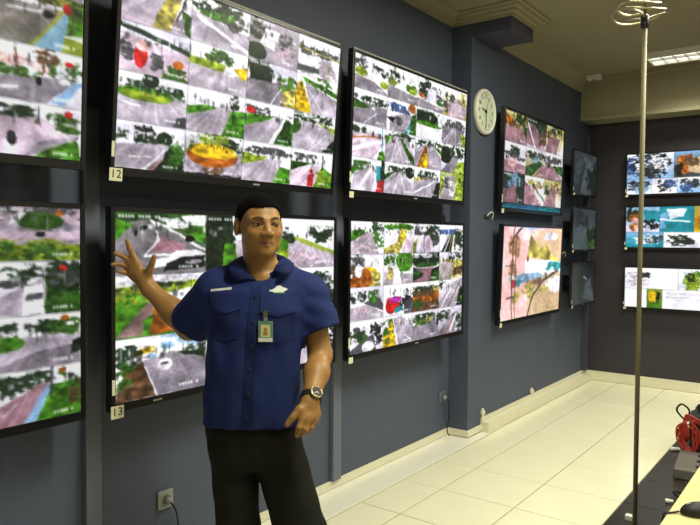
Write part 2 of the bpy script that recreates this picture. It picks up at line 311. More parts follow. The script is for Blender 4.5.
T13 = ["g W W;f A 0,0,.4,.7;f D .5,.2,1,.5;p W .45,.3 .75,.3 .9,.8 .5,.7;p R 0,.6 .6,.7 1,.95 1,1 0,1;e L .2,.5,.18,.12;e L .9,.7,.15,.1",
 "g W W;f D 0,0,.4,.6;p W .4,.2 .7,.2 .7,.8 .4,.8;f g .6,.4,1,.7;p R 0,.6 1,.75 1,1 0,1;e L .15,.5,.15,.08;e L .85,.6,.15,.1",
 "g W W;f D 0,0,.5,.7;f A .5,.2,1,.8;p S .4,.3 .7,.3 .7,.9 .3,.9;p R 0,.7 1,.85 1,1 0,1;e O .15,.6,.1,.08;e G .85,.7,.12,.08",
 "g W y;f A 0,.2,.5,.9;f r .2,.3,1,1;f y .7,0,1,.5;p p .3,.5 .8,.5 .9,1 .2,1",
 "g W S;f D 0,.15,1,.4;p R 0,.35 1,.4 1,1 0,1;p g 0,.3 .5,.45 .3,.55 0,.6;l W .02 .3,1 .7,.6;e S .6,.5,.06,.04",
 "g W W;f U 0,.1,.8,.4;p r .1,.55 .7,.35 .9,.4 .7,1 .1,1;p g .85,.35 1,.3 1,1 .75,1;p T .75,.7 .85,.5 .72,1 .6,1;p K 0,.6 .3,.55 .2,.75;e O .85,.15,.12,.15;f A .3,.5,.6,.8",
 "g W A;f D 0,.05,1,.5;p W 0,.55 1,.5 1,1 0,1;e D .3,.3,.5,.25;e G .5,.5,.5,.08;e W .9,.3,.1,.2",
 "g W S;f A 0,.1,1,.45;p R 0,.4 .9,.35 1,1 0,1;l W .02 .5,.35 0,1;l W .02 .55,.35 .6,1;p L .8,.5 1,.6 1,1 .85,1;l W .015 .5,.4 .2,1",
 "g W W;f D 0,.05,.6,.3;p p 0,.3 .9,.2 .95,.5 .6,1 0,1;l O .03 0,.45 .8,.3;l W .08 0,.8 .9,.4;p G .8,.75 1,.7 1,1 .75,1;l T .03 .9,0 .9,.7;l S .05 .98,0 .98,.8",
 "g W S;f D 0,0,1,.25;p r .3,.15 .7,.15 1,.7 1,1 0,1 0,.5;p g .45,.2 .55,.2 1,.8 1,1 .85,.95;l W .02 .35,.3 .2,1;l W .02 .4,.3 .6,1;p G 0,.2 .25,.15 0,.5",
 "g W S;f D 0,.05,1,.3;p r 0,.4 .4,.2 .7,.2 1,.6 1,1 0,1;p O .35,.25 .42,.25 .55,1 .1,1;p Y .33,.5 .45,.5 .5,1 .2,1;p G .7,.2 1,.3 1,.5",
 "g W S;f D 0,.0,1,.5;p R .1,.9 .5,.4 .75,.45 .6,1 0,1;p L .7,.6 1,.55 1,1 .55,1;e D .2,.4,.25,.3",
 "g W S;f g 0,.1,.7,.4;p r .1,.5 .6,.2 .8,.2 .6,1 0,1;l W .06 .6,.3 .2,1;p T .75,.2 .9,.2 .9,.7 .75,.7;p D .9,0 1,0 1,.9 .85,.9;p E .78,.65 .98,.6 1,1 .75,1;p G 0,.35 .3,.3 0,.6",
 "g W S;f D 0,.1,1,.35;e D .85,.25,.15,.2;p r .0,.6 .45,.25 .65,.25 1,.8 1,1 0,1;l W .025 .5,.3 .3,1;l W .025 .55,.3 .7,1;p g 0,.4 .4,.25 0,.6",
 "g W S;f D .1,.1,.9,.4;p r 0,.5 .7,.3 1,.4 .7,1 0,1;p K .85,.5 1,.4 1,1 .7,1;p y 0,.35 .6,.3 0,.5;l W .04 .0,.9 .8,.4",
 "g L W;p r .2,.1 .6,.1 .7,1 0,1;p L 0,.2 .2,.2 .05,.9 0,1;p L .75,.2 1,.1 1,1 .6,1;f A .1,.2,.4,.6;f W .4,.2,.6,.9"]
T14 = ["g W W;f D .6,0,1,.4;p G 0,.3 .4,.25 .45,.4 0,.65;f g .6,.3,1,.9;p p 0,.7 .4,.35 .6,.35 .85,1 0,1;f r .1,.5,.8,1",
 "g W W;e G .5,.15,.5,.12;p W .1,.3 .5,.2 .45,.6 .1,.8;p y .55,.2 .8,.2 .75,.5 .5,1 0,1 0,.85 .4,.65;p Y .6,.25 .75,.25 .6,.6 .5,.5;p p .8,.4 1,.5 1,1 .6,1",
 "g W S;f D .4,0,1,.6;f A 0,.0,.4,.4;p p .2,1 .4,.4 .6,.4 .9,1;p L 0,.7 .15,.5 .1,1 0,1;l U .03 .4,.4 .4,1;f A .7,.4,1,.8",
 "g W W;p U 0,.2 .7,.15 .7,.35 0,.35;f D .6,.1,1,1;p K .1,.9 .4,.35 .6,.35 .5,1 0,1;l W .03 .45,.35 .05,1;l W .03 .48,.4 .2,1;l y .03 .55,.35 .4,1;l y .03 .6,.4 .7,1",
 "g S W;f A 0,.0,.4,.5;p W .4,.05 .95,.05 .95,.35 .4,.35;e Y .55,.7,.3,.3;e O .4,.75,.25,.3;p O 0,.7 .3,.7 .3,1 0,1;p y .6,.5 .9,.6 .9,1 .7,1;f B 0,.3,.2,.7;e W .25,.5,.1,.2",
 "g S W;e G .7,.25,.3,.35;p G .5,.3 .65,.7 .6,.7 .5,.5;p G .8,.2 .9,.6 .75,.6;f g 0,.0,.4,.4;p r .0,.6 1,.7 1,1 0,1;p W .35,.6 .5,.5 .6,1 .3,1;p y .15,.4 .3,.5 .3,.8 .1,.9",
 "g D D;f S 0,0,1,.2;e S .5,.45,.5,.12;e g .5,.42,.45,.09;p P .4,1 .55,.6 .1,.55 .1,.65 .4,.7 .35,.85 0,.95 0,1;p P .45,.55 .8,.5 .7,.65 .65,1 .4,1;p g 0,.55 .3,.65 .2,.8 0,.85;p g .75,.7 1,.6 1,1 .7,1",
 "g S W;f D .3,.0,1,.3;p y 0,.25 1,.3 1,.9 .5,1 0,1;p r .0,.3 .6,.4 .5,1 0,1;p B .6,.6 1,.5 1,.8 .6,.9",
 "g S W;f D 0,.1,.5,.5;f g .5,.1,.85,.5;p A .4,.5 1,.3 1,.8 .6,.6;p S .85,.3 1,.3 1,.6;p r 0,.6 .5,.55 1,.85 1,1 0,1;f p 0,.6,.6,1;e G .7,.4,.1,.12",
 "g W W;f E .1,.4,.6,.8;e E .25,.7,.18,.25;f K .5,.4,1,.9;p T .35,.8 .65,.7 .65,.85 .4,.95;e m .4,.5,.2,.1;p A .7,.6 1,.5 1,1 .7,1",
 "g y y;p W 0,0 1,0 1,.2 0,.3;f D 0,.15,1,.4;e B .5,.45,.5,.15;p O 0,.5 1,.5 1,1 0,1;p B 0,.75 1,.65 1,1 0,1;e O .9,.5,.12,.15;f g 0,.6,.4,.9",
 "g W r;f D 0,0,.3,.3;p r 0,.8 .6,.1 1,0 1,1 0,1;l W .03 .6,.2 .1,1;l B .03 .9,.1 .4,1;p D .85,.4 1,.3 1,1 .75,1;p G .9,.7 1,.6 1,.9",
 "g W S;f D 0,.3,.5,.7;f K .6,.1,1,.9;p A 0,.9 .5,.55 .7,.5 .8,1 0,1;e W .55,.85,.18,.18;f A .1,.2,.4,.4;f g .1,.45,.55,.7",
 "g W S;f g 0,.1,.4,.5;p r .3,.1 .6,.05 1,.4 1,1 .5,1;l W .03 .33,.1 .5,1;p Y .0,.6 .3,.15 .45,1 0,1;f g 0,.4,.25,.9;l W .03 .7,.7 .95,.9",
 "g S S;f D 0,.1,1,.4;p R 0,.5 1,.35 1,1 0,1;p y .1,.35 .8,.25 .7,.4 .1,.5;f g 0,.2,.7,.5;f K .9,.2,1,.6",
 "g S r;f D 0,.1,.5,.5;p R 0,.9 .5,.3 .8,.2 .7,1 0,1;l W .05 .75,.3 .5,.9;l O .03 .6,.5 .3,1;f D .75,.3,1,1"]
T11 = ["g g R;f D 0,0,.9,.25;p R .1,.2 .3,.1 1,.6 1,.8 0,.95 0,.4;f W .45,.05,.9,.25;p G 0,.1 .2,.2 .05,.4 0,.45;p W .7,.05 1,.0 1,.2 .8,.2;p G .75,.25 1,.2 1,.5 .8,.4;p W .35,.1 .5,.2 .4,.25;p P .45,.38 .75,.5 .75,.65 .35,.65;l W .025 .42,.3 .46,.45 .3,.7 .6,.68;l W .03 .5,.2 1,.62;e K .3,.25,.035,.04;e K .22,.33,.02,.05;e K .8,.42,.06,.05;p W .35,.8 .55,.72 .65,.62 .9,.6 1,.68 1,.8 .4,.9;p K .55,.82 .7,.72 .98,.7 .98,.9 .5,.97;f r .75,.78,.97,.85",
 "g W W;p D 0,0 .35,0 .35,.5 .2,.95 0,1;f D 0,0,.4,.9;p G .25,.5 .4,.5 .4,.9 .2,1;p r .4,.45 .8,.4 1,1 .4,1",
 "g W W;f D .55,.12,1,.5;p r 0,.55 .3,.4 1,.72 1,1 0,1;l L .05 .3,.4 1,.7;f p .1,.6,.8,1;f D 0,.3,.3,.5;e G .08,.55,.1,.15;e L .1,.72,.1,.1",
 "g W G;p L 0,.2 1,.1 1,.3 0,.3;p G 0,.3 .5,.3 .3,.6 0,.95;f L 0,.25,.6,.5;p P 0,.98 .3,.5 .45,.3 .35,.98;p O .4,.5 .6,.4 .7,.95 .35,.98;p G .3,.75 .42,.6 .35,1 .28,1;p W .5,.35 1,.2 1,.9 .7,.75;f S 0,.0,1,.15;f D 0,.12,1,.22",
 ROADS[0],
 "g W S;f D .3,.1,1,1;p r 0,.5 .4,.4 .5,1 0,1;l W .03 .2,.5 .1,1;f K .5,.5,1,.9",
 "g W S;f b .3,.0,.95,.25;p Y .2,.2 .42,.17 .42,.28 .2,.3;f D 0,.12,.28,.5;p R .28,.4 .6,.3 1,.5 1,1 .42,1;p B .1,.5 .28,.4 .42,1 0,1;f g 0,.35,.2,.85;p D .65,.33 1,.33 1,.5;f D .6,.2,1,.4;e W .52,.5,.09,.1;e A .52,.48,.05,.03;e b .38,.33,.05,.04;l W .02 .3,.5 .44,1",
 ROADS[1],
 "g W S;f D .0,.1,1,.4;p r 0,.4 1,.5 1,1 0,1;p E 0,.6 .15,.6 .15,.9 0,.9;f K .6,.3,1,.9"]
LW = [ROADS[0], ROADS[1], ROADS[0], "g p p;f A 0,0,1,.18;f R 0,.0,.3,.5;e r .5,.5,.6,.25;e g .55,.28,.25,.16;f g .4,.1,.7,.35;p W .25,.2 .35,.1 .4,.15 .2,.4;p p 0,.5 1,.45 1,.62 0,.65;e K .55,.52,.05,.05;f L 0,.6,1,1.1;p L .0,.75 1,.7 1,1 0,1;f g 0,.65,1,1;e O .75,.12,.05,.06",
 ROADS[1], ROADS[0], ROADS[1], "g W S;f D 0,.05,.65,.45;p r 0,.75 .6,.3 .75,.35 .55,1 0,1;p g .6,.3 1,.1 1,1 .6,1;f D .6,.0,1,.6;f A .65,.2,1,.5;p W .38,.48 .56,.44 .6,.95 .35,1;p A .4,.62 .56,.6 .57,.72 .38,.74;f A .1,.35,.4,.5;e E .8,.15,.05,.06;f g .65,.6,1,1",
 ROADS[0], ROADS[1], ROADS[0], "g W S;f D 0,.1,1,.4;p r 0,.45 .7,.35 1,.45 1,1 0,1;e G .12,.5,.25,.15;p R 0,.95 .5,.7 1,.6 1,1 0,1;p D .88,.55 1,.52 1,.78 .88,.8;f g .6,.1,1,.45;e O .82,.1,.05,.06;e W .5,.38,.06,.05",
 ROADS[1], ROADS[0], ROADS[1], "g W S;f D 0,.05,.7,.5;p P 0,.7 .55,.3 .68,.35 .35,1 0,1;p b .6,.35 .68,.35 .5,1 .35,1;p G .68,.35 1,.3 1,1 .48,1;f g .7,.1,1,.6;f B .85,.3,1,.8;l A .03 .66,.0 .66,.6;l W .02 .3,.6 .15,.8;e O .78,.1,.05,.06"]
LU = [ROADS[1], ROADS[0], ROADS[1], ROADS[0], ROADS[0], ROADS[1], ROADS[0], "g y L;f g 0,0,1,.25;f B .3,.0,.7,.25;p R 0,.25 .75,.22 .6,.6 .4,1 0,1;p W 0,.22 .8,.18 .82,.25 0,.3;p b .45,1 .78,.3 .85,.3 .75,1;p G .85,.1 1,.1 1,.7 .8,.7;l W .03 .2,.42 .55,.36;e K .6,.38,.07,.06;e E .82,.2,.05,.1;p W .75,.7 1,.62 1,.75;f D .85,.0,1,.3;l B .03 .9,.2 .85,.65",
 ROADS[1], ROADS[0], ROADS[1], "g W S;f i 0,.2,.7,.45;p R 0,.65 .95,.45 .6,1 0,1;f g 0,.4,.6,.6;l B .03 .28,.05 .28,.55;l B .03 .6,.0 .55,.5;f g .6,.1,1,.5;e E .85,.2,.05,.05;p b .65,.95 .92,.5 1,.5 .8,1;l W .03 0,.85 .3,.78;e W .8,.55,.06,.05;e K .52,.62,.03,.08;f B .45,.0,.75,.3",
 ROADS[0], ROADS[1], ROADS[0], "g W S;p p 0,.3 .7,.25 1,.5 .85,.7 .4,1 0,1;f D 0,.08,.6,.32;f g .6,.15,1,.5;p G .5,1 .65,.75 .95,.6 1,1;l A .04 .4,1 .55,.75 .95,.55;p r .4,.85 .9,.5 .95,.55 .5,.95 .4,1;e k .25,.7,.05,.13;e W .68,.32,.05,.05;e E .85,.15,.05,.06"]
RU = ["g y S;f D .3,0,1,.4;p O 0,.1 .5,.3 .4,.5 0,.45;f B 0,.3,.9,.55;p P 0,.5 1,.5 1,1 0,1;p g .8,.4 1,.4 1,.9", "g D S;f D .3,0,.7,.4;p P 0,.9 0,.2 .4,.2 1,1;l W .05 .05,.2 .45,1;f B .6,.3,1,.9", "g y W;f D 0,0,.9,.3;p P .1,.4 .8,.4 .6,1 0,1;l y .04 .9,.3 .7,1;f B 0,.2,.5,.5",
 "g W S;f D .2,.1,.7,.5;f A 0,.3,1,.6;p P 0,.6 1,.7 1,1 0,1;f i .1,.5,.6,.8", "g S y;f D 0,.1,1,.4;f b .3,.3,1,.6;p g 0,.7 .7,.4 .9,.5 .3,1 0,1;p P .4,1 .9,.5 1,.6 1,1", "g W S;f A 0,.1,1,.4;p g .1,.5 1,.4 1,.8;p P 0,.4 .3,.4 1,.9 1,1 0,1;f D 0,.3,.3,.6",
 "g D A;f b .2,0,.8,.5;p P 0,.6 .6,.4 .8,1 0,1;f D .6,.3,1,1", "g W W;f y .1,.1,1,.4;p P 0,.2 .3,.4 .9,1 0,1;f i .2,.3,.8,.7;l g .04 .4,.3 1,.8", "g y W;f B .3,.1,1,.6;p P .0,.9 .3,.3 .6,.3 .7,1 0,1;l i .04 .9,.3 .75,1;f D .0,.2,.3,.6"]
RLOW = "g i t;p i 0,0 .12,0 .14,1 0,1;p t .55,.05 1,0 1,1 .4,1;p i .14,0 .4,0 .45,.6 .4,1 .12,1;f o .08,.1,.26,.35;f o .1,.35,.24,.6;p y .42,.08 .52,.18 .58,.25 .7,.2 .8,.3 .95,.38 1,.4 1,.38 .95,.4 .72,.38 .6,.36 .38,.34;e W .78,.1,.14,.05;e W .36,.1,.06,.05;p W .35,.36 .8,.38 1,.42 1,.52 .6,.56 .35,.54;f W .1,.5,.8,.62;f T .7,.4,1,.52;f b .2,.52,.75,.62;f T .15,.58,.35,.66;f o .35,.56,.7,.7;f y .2,.6,.8,.75;e W .93,.68,.14,.1;f W .7,.6,1,.7;e O .4,.35,.02,.03;e E .18,.62,.03,.05;f B .45,.5,.75,.66;f y .16,.7,.3,.85;f y .4,.62,.5,.8;l k .02 .3,0 .18,.1 .12,.2;l k .022 .42,1 .5,.78 .68,.62 .95,.52;l B .02 .16,0 .15,.5 .17,1;l B .015 .2,.1 .2,.6 .22,1;l k .014 .08,.77 .2,.77;l k .012 .06,.43 .2,.42;l b .03 .25,0 .6,0"
def grid(cells, nx, ny, y1=1.): return [(i/nx, j/ny*y1, (i+1)/nx, (j+1)/ny*y1, cells[j*nx+i]) for j in range(ny) for i in range(nx)]
M_screen = bpy.data.materials.new('lit_screen_picture'); M_screen.use_nodes = True
_b = M_screen.node_tree.nodes['Principled BSDF']; _a = M_screen.node_tree.nodes.new('ShaderNodeVertexColor'); _a.layer_name = 'picture'
_b.inputs['Base Color'].default_value = (.01, .01, .01, 1); _b.inputs['Roughness'].default_value = .35; _b.inputs['Specular IOR Level'].default_value = .25
M_screen.node_tree.links.new(_a.outputs[0], _b.inputs['Emission Color']); _b.inputs['Emission Strength'].default_value = 1.0
def screen_mesh(W, H, cells, nx, gain=1., stamp=True, lift=0.):
    ny = int(round(nx*H/W)); S = 2
    im = np.full((ny*S, nx*S, 3), 20.)
    for c in cells: paint(im, c[:4], c[4], stamp=stamp and (c[2]-c[0]) < .6)
    im = soften(im, 1).reshape(ny, S, nx, S, 3).mean((1, 3)); bl = soften(im, 14); im = im+.05*(bl-120)*(bl > 120)-(im-im.mean(2, keepdims=True))*.10; im = 255*(np.clip((im-128)*1.12+131, 0, 255)/255)**1.28*gain+lift; im = np.clip(im, 0, 255)
    lin = srgb(im)
    xx, zz = np.meshgrid((np.arange(nx)/(nx-1)-.5)*W, (1-np.arange(ny)/(ny-1))*H)
    v = np.stack([xx, np.zeros_like(xx), zz], -1).reshape(-1, 3)
    i = (np.arange(ny-1)[:, None]*nx+np.arange(nx-1)[None]).ravel(); f = np.stack([i, i+nx, i+nx+1, i+1], -1)
    me = bpy.data.meshes.new('screen'); me.vertices.add(len(v)); me.vertices.foreach_set('co', v.ravel())
    me.loops.add(f.size); me.loops.foreach_set('vertex_index', f.ravel()); me.polygons.add(len(f)); me.polygons.foreach_set('loop_start', np.arange(0, f.size, 4)); me.update(calc_edges=True)
    ca = me.color_attributes.new('picture', 'FLOAT_COLOR', 'POINT'); ca.data.foreach_set('color', np.concatenate([lin.reshape(-1, 3), np.ones((len(v), 1))], 1).ravel().astype(np.float32))
    return me
# ================================================================== televisions
def tv(loc, rz, W, H, tilt, wallgap, label, cells, nx, gain=1., num=None, tags=True, stamp=True, small=False, lift=0., brand=None, rail=False):
    t = tag(empty('wall_television', loc, (R_(tilt), 0, rz)), label, 'television', 'wall mounted televisions')
    b, bb, D = (.014, .02, .05) if small else (.02, .034, .07)
    link('screen', screen_mesh(W, H, cells, nx, gain, stamp, lift), M_screen, t)
    MB().box(-W/2-b, -W/2, -.006, D*.5, -bb, H+b).box(W/2, W/2+b, -.006, D*.5, -bb, H+b).box(-W/2, W/2, -.006, D*.5, -bb, 0).box(-W/2, W/2, -.006, D*.5, H, H+b).build('bezel', M_blk, t, .002, seg=1)
    MB().box(-W/2, W/2, .003, D*.5, 0, H).box(-W*.42, W*.42, D*.5, D, H*.12, H*.85).build('back_housing', M_blkm, t)
    if rail: MB().box(-W/2-b, W*.49, -.0075, -.004, H+b-.006, H+b+.003).build('top_edge_strip', M_greyp, t)
    g = wallgap-D
    br = MB().box(-.2, .2, wallgap-.012, wallgap-.001, H*.3, H*.7); br.build('wall_plate', M_blkm, t).rotation_euler = (-R_(tilt), 0, 0)
    for s in (-.14, .14): MB().box(s-.02, s+.02, D, wallgap-.012, H*.42, H*.58).build('bracket_arm', M_blkm, t)
    if brand is not None: MB().box(brand-.022, brand+.022, -.0072, -.0058, -bb*.62, -bb*.38).build('maker_badge', M_greyp, t)
    if num is not None:
        x = -W/2+.004; z = -bb+.004; ls = .88 if num else (.42 if small else .62)
        l = MB().box(x-.033*ls, x+.033*ls, -.010, -.0075, z-.030*ls, z+.028*ls).build('number_label', M_paper, t)
        if num:
            
            for q, ch in enumerate(num): k = link('digit', text_mesh(ch, .046), M_ink, l); k.location = (x+(q-.5)*.026, -.0105, z)
    if tags: MB().box(-W/2-b*.9, -W/2-b*.25, -.0075, -.0058, H*.05, H*.13).build('rating_sticker', M_paper, t)
    return t
r90 = PI/2
W, H = 1.385, .77
SX = -2.34
tv((SX, .722, .889), r90, W, H, .3, .195, 'large television at lower left edge, one column of road camera views showing', grid(LW, 4, 4), 230, gain=.88)
tv((SX, .728, 1.84), r90, W, H, 3, .195, 'large tilted television at upper left corner, road camera views', grid(LU, 4, 4), 230, gain=.92)
tv((SX, 2.264, .886), r90, 1.40, H, .3, .195, 'large television behind the man, paper label 13 under its corner', grid(T11, 3, 3), 280, num='13', brand=-.5)
tv((SX, 2.25, 1.833), r90, 1.37, H-.005, 5, .195, 'large tilted television above the man, paper label 12 under its corner', grid(T12, 4, 4), 280, num='12', brand=.1, rail=True)
tv((SX, 3.817, 1.842), r90, 1.395, .785, 2.2, .195, 'upper large television left of the wall clock, sixteen road views', grid(T13, 4, 4), 280, num='', brand=.02, rail=True)
tv((SX, 3.82, .873), r90, 1.40, .785, .3, .195, 'lower large television right of the man, sixteen colourful road views', grid(T14, 4, 4), 280, num='', brand=.05)
tv((-2.29, 5.79, 1.822), r90, 1.36, .79, 1.8, .075+.003, 'television right of the wall clock with nine brownish camera views', grid(RU, 3, 3, .94)+[(0, .94, 1, 1, 'g n T;f T 0,0,1,1;f U .2,0,.6,1')], 200, num='', gain=.92)
tv((-2.29, 5.78, .885), r90, 1.36, .78, 1.8, .075+.003, 'television below the clock side showing a pink and tan map picture', [(0, 0, 1, 1, RLOW)], 200, num='', stamp=False)
SW, SH = .71, .405
dim = ["g q n;p h .3,1 .45,.4 .55,.4 .8,1;f q .0,.2,.4,.8;f n .5,.3,1,.9;f h .3,.1,.9,.4", "g q h;f n 0,0,.5,.5;p h .3,1 .5,.5 .6,.5 .9,1;p k .5,.2 .65,.15 .65,.4 .5,.45;f g .6,.5,1,1;f D .6,.4,1,.8", "g n q;f D 0,.1,.5,.9;p h .5,.9 .6,.4 .8,.4 1,1;f k .4,.3,.7,.6;l W .02 .5,.35 .65,.4"]
for zc, c, lb in ((2.03, dim[0], 'top small dim television in the corner stack of three'), (1.462, dim[1], 'middle small dim television in the corner stack of three'), (.905, dim[2], 'bottom small dim television in the corner stack of three')):
    tv((-2.22, 6.985, zc), r90, SW, SH+.01, 1, .15, lb, [(0, 0, 1, 1, c)], 70, num='', small=True, stamp=False, gain=.82, brand=.0)
bk = [[(0, 0, .62, .62, "g W b;f K 0,.0,1,.9;f U 0,.1,.6,.9;f W .2,.2,.9,.8;f k .3,.4,.8,1"), (.62, 0, 1, .62, "g b A;p O .1,.2 .6,.1 .5,.9 .1,.8;p t .4,.3 1,.2 1,.9 .5,.8;f B .3,.2,.9,.6;f K 0,.4,.3,1"), (0, .62, .33, 1, "g b W;f k 0,.1,1,.8;f b .3,.3,.9,1"), (.33, .62, .66, 1, "g S W;f k .2,.1,.8,.9;f U .5,.1,1,.6"), (.66, .62, 1, 1, "g W b;f k .1,.1,.9,.7;f U .1,.3,.6,1")],
      [(0, 0, .45, .62, "g b S;f D 0,0,.5,.6;f O .1,.2,.5,1;p T .5,.1 1,.2 1,.6 .6,.6;f K .5,.5,1,.9;f i .2,.4,.5,1"), (.45, 0, .88, .62, "g T T;p W .2,.1 .8,.1 .7,.4 .3,.5;p b 0,.3 .3,.2 .2,.8 0,.9;f T .1,.5,.9,.9;l W .04 .0,.5 .9,.6"), (.88, 0, 1, .62, "g y Y;f O .1,.3,.9,.9"), (0, .62, .5, 1, "g b T;f W .2,.1,.9,.9;f k .5,.2,1,.7"), (.5, .62, 1, 1, "g W S;f D .1,.1,.7,.9;f k .3,.3,.8,.8")],
      [(0, 0, .7, .52, "g W W;f S .0,.2,.5,.9;l k .012 .05,.25 .5,.2;l k .012 .1,.45 .55,.4;l k .012 .1,.65 .5,.6;f k .25,.2,.5,.5"), (.7, 0, 1, .52, "g W S;f G .2,.1,1,1;e L .6,.6,.3,.4;f D .3,.2,.7,.6"), (0, .52, .3, 1, "g W W;l U .012 .1,.3 .8,.3"), (.3, .52, .5, 1, "g L G;f D .2,.2,.7,.8;e Y .4,.4,.3,.3;f K .6,.1,.9,.7"), (.5, .52, 1, 1, "g W S;l k .012 .1,.2 .6,.2;l k .012 .1,.4 .7,.4;f W .3,.5,1,1;p W 0,.6 1,.6 1,1 0,1")]]
for (z0, hh), c, lb in zip(((2.045, .42), (1.487, .42), (.853, .415)), bk, ('top television on the far dark wall with bluish indoor views', 'middle television on the far dark wall with turquoise views', 'bottom television on the far dark wall with white and green views')):
    tv((-1.94+.37, 7.50, z0), 0, .74, hh, 0, .078, lb, c, 130, small=True, stamp=False, num='')

# ================================================================== wall fittings
M_dn = mat('dull_navy_trunking', (62, 66, 84), .5, var=.05)
def one(name, mb, m, label, cat, bevel=0, group=None, smooth=False): return tag(mb.build(name, m, None, bevel, smooth), label, cat, group)
one('cable_trunking', MB().box(X, X+.03, 1.54, 1.612, .062, 2.085), M_trunk, 'vertical grey cable trunking between the left edge screens and screens 12 and 13', 'trunking', .004)
one('cable_trunking', MB().box(X, X+.03, 3.19, 3.27, .062, 2.62), M_trunk, 'vertical grey cable trunking behind the man at the gap right of screen 13', 'trunking', .004)
one('cable_trunking', MB().box(XR, XR+.06, 7.42, 7.5, .12, 2.7), M_dn, 'dark navy vertical trunking in the far corner by the small dim screens', 'trunking', .004)
# clock
ck = tag(empty('wall_clock', (XR, 4.895, 2.562), (0, 0, r90)), 'round white wall clock with pale dial on the stepped wall', 'clock')
MB().lathe([(0, 0), (.17, 0), (.177, .012), (.178, .03), (.17, .042), (.158, .044), (.152, .036), (.15, .03)], axis='y', seg=64).build('rim', M_white, ck, smooth=True)
MB().lathe([(0, .030), (.152, .030), (.152, .026), (0, .026)], axis='y', seg=64).build('dial', M_clock, ck)
for n in range(1, 13):
    a = n*PI/6
    for q, ch in enumerate(str(n)): k = link('numeral', text_mesh(ch, .042), M_ink, ck); k.location = (.118*math.sin(a)+(q-(len(str(n))-1)/2)*.025, -.0312, .118*math.cos(a))
for k in range(60):
    a = k*PI/30; o = MB().box(-.001 if k % 5 else -.002, .001 if k % 5 else .002, -.0316, -.0302, .139, .147).build('minute_mark', M_ink, ck); o.rotation_euler = (0, a, 0)
for nm, ang, ln, wd, dd in (('hour_hand', R_(285), .075, .006, .033), ('minute_hand', R_(180), .115, .0042, .035), ('second_hand', R_(20), .12, .0012, .037)):
    o = MB().prism([(-wd, -.02), (wd, -.02), (wd*.7, ln), (-wd*.7, ln)], -dd-.0012, -dd).build(nm, M_ink, ck); o.rotation_euler = (0, ang, 0)
MB().lathe([(0, .03), (.008, .03), (.008, .04), (0, .04)], axis='y', seg=16).build('hub', M_ink, ck)
# sockets
def socket(loc, rz, m, label, cable, s=.085):
    t = tag(empty('wall_socket', loc, (0, 0, rz)), label, 'socket', 'wall sockets')
    MB().box(-s/2, s/2, -.012, -.0005, -s/2, s/2).build('plate', m, t, .004)
    MB().lathe([(0, .012), (.024, .012), (.026, .018), (.022, .018), (.02, .013), (0, .013)], axis='y', seg=24).build('outlet_ring', m, t)
    MB().lathe([(0, .013), (.017, .013), (.016, .04), (.008, .048), (0, .048)], c=(0, 0, 0), axis='y', seg=20).build('plug', M_greyp if m is not M_wall else M_wall, t, smooth=True)
    MB().tube(cable, .0045, 8).build('cable', M_blkm, t)
    return t
socket((X, 1.955, .335), r90, M_greyp, 'grey wall socket low on the wall beside the man, cable plugged in', [(0, -.045, -.004), (.02, -.06, -.05), (.06, -.03, -.15), (.09, -.03, -.25), (.12, -.05, -.31)])
socket((X, 4.585, .325), r90, M_trunk, 'dull grey wall socket low on the wall by the step, black cable down', [(0, -.045, -.004), (.03, -.05, -.05), (.07, -.03, -.16), (.05, -.03, -.27), (.03, -.06, -.303)])
# white stubs on the plinth
for y_, hh, lb in ((4.945, .075, 'small white conduit stub at the near end of the plinth'), (5.98, .06, 'chipped white plug standing on the plinth')):
    t = tag(empty('conduit_stub', (XR+.012, y_, .118)), lb, 'conduit')
    MB().tube([(0, 0, 0), (0, 0, hh)], [.012, .010], 10, 0).build('pipe', M_skirt, t)
    MB().tube([(0, 0, hh*.35), (0, 0, hh*.75)], .021, 10, 0).build('collar', M_skirt, t)
# brackets / loose cables between screens
for i, (p, lb) in enumerate((((-2.355, 5.0, 1.745), 'loose cable clip beside the screens right of the pier'), ((-2.355, 6.72, 1.405), 'loose cable clip between the dim corner screens'))):
    t = tag(empty('cable_clip', p, (0, 0, r90)), lb, 'cable clip', 'loose cable clips')
    MB().box(-.05, .05, -.006, .014, -.012, .012).build('base', M_dn, t, .002)
    MB().tube([(-.04, -.008, .0), (-.02, -.03, .03), (.03, -.03, .02), (.045, -.012, -.02)], .0038, 8).build('loop', M_paper, t)
for y_, z_, lb in ((3.13, 1.5, 'thin black cable hanging in the gap between screen 13 and its neighbour'), (4.53, 1.74, 'thin black cable under the clock side television gap')):
    one('hanging_cable', MB().tube([(X+.036, y_, z_), (X+.06, y_+.02, z_-.2), (X+.05, y_-.03, z_-.45), (X+.035, y_+.01, z_-.7)], .006, 8), M_blkm, lb, 'cable', smooth=True)
# ceiling sensor
t = tag(empty('ceiling_sensor', (-2.2, 7.17, ZC)), 'small white box sensor on the ceiling by the beam', 'sensor')
MB().box(-.07, .07, -.045, .045, -.05, -.0005).build('housing', M_white, t, .008)
MB().lathe([(0, -.07), (.02, -.066), (.03, -.05), (0, -.05)], seg=20).build('lens', M_greyp, t, smooth=True)

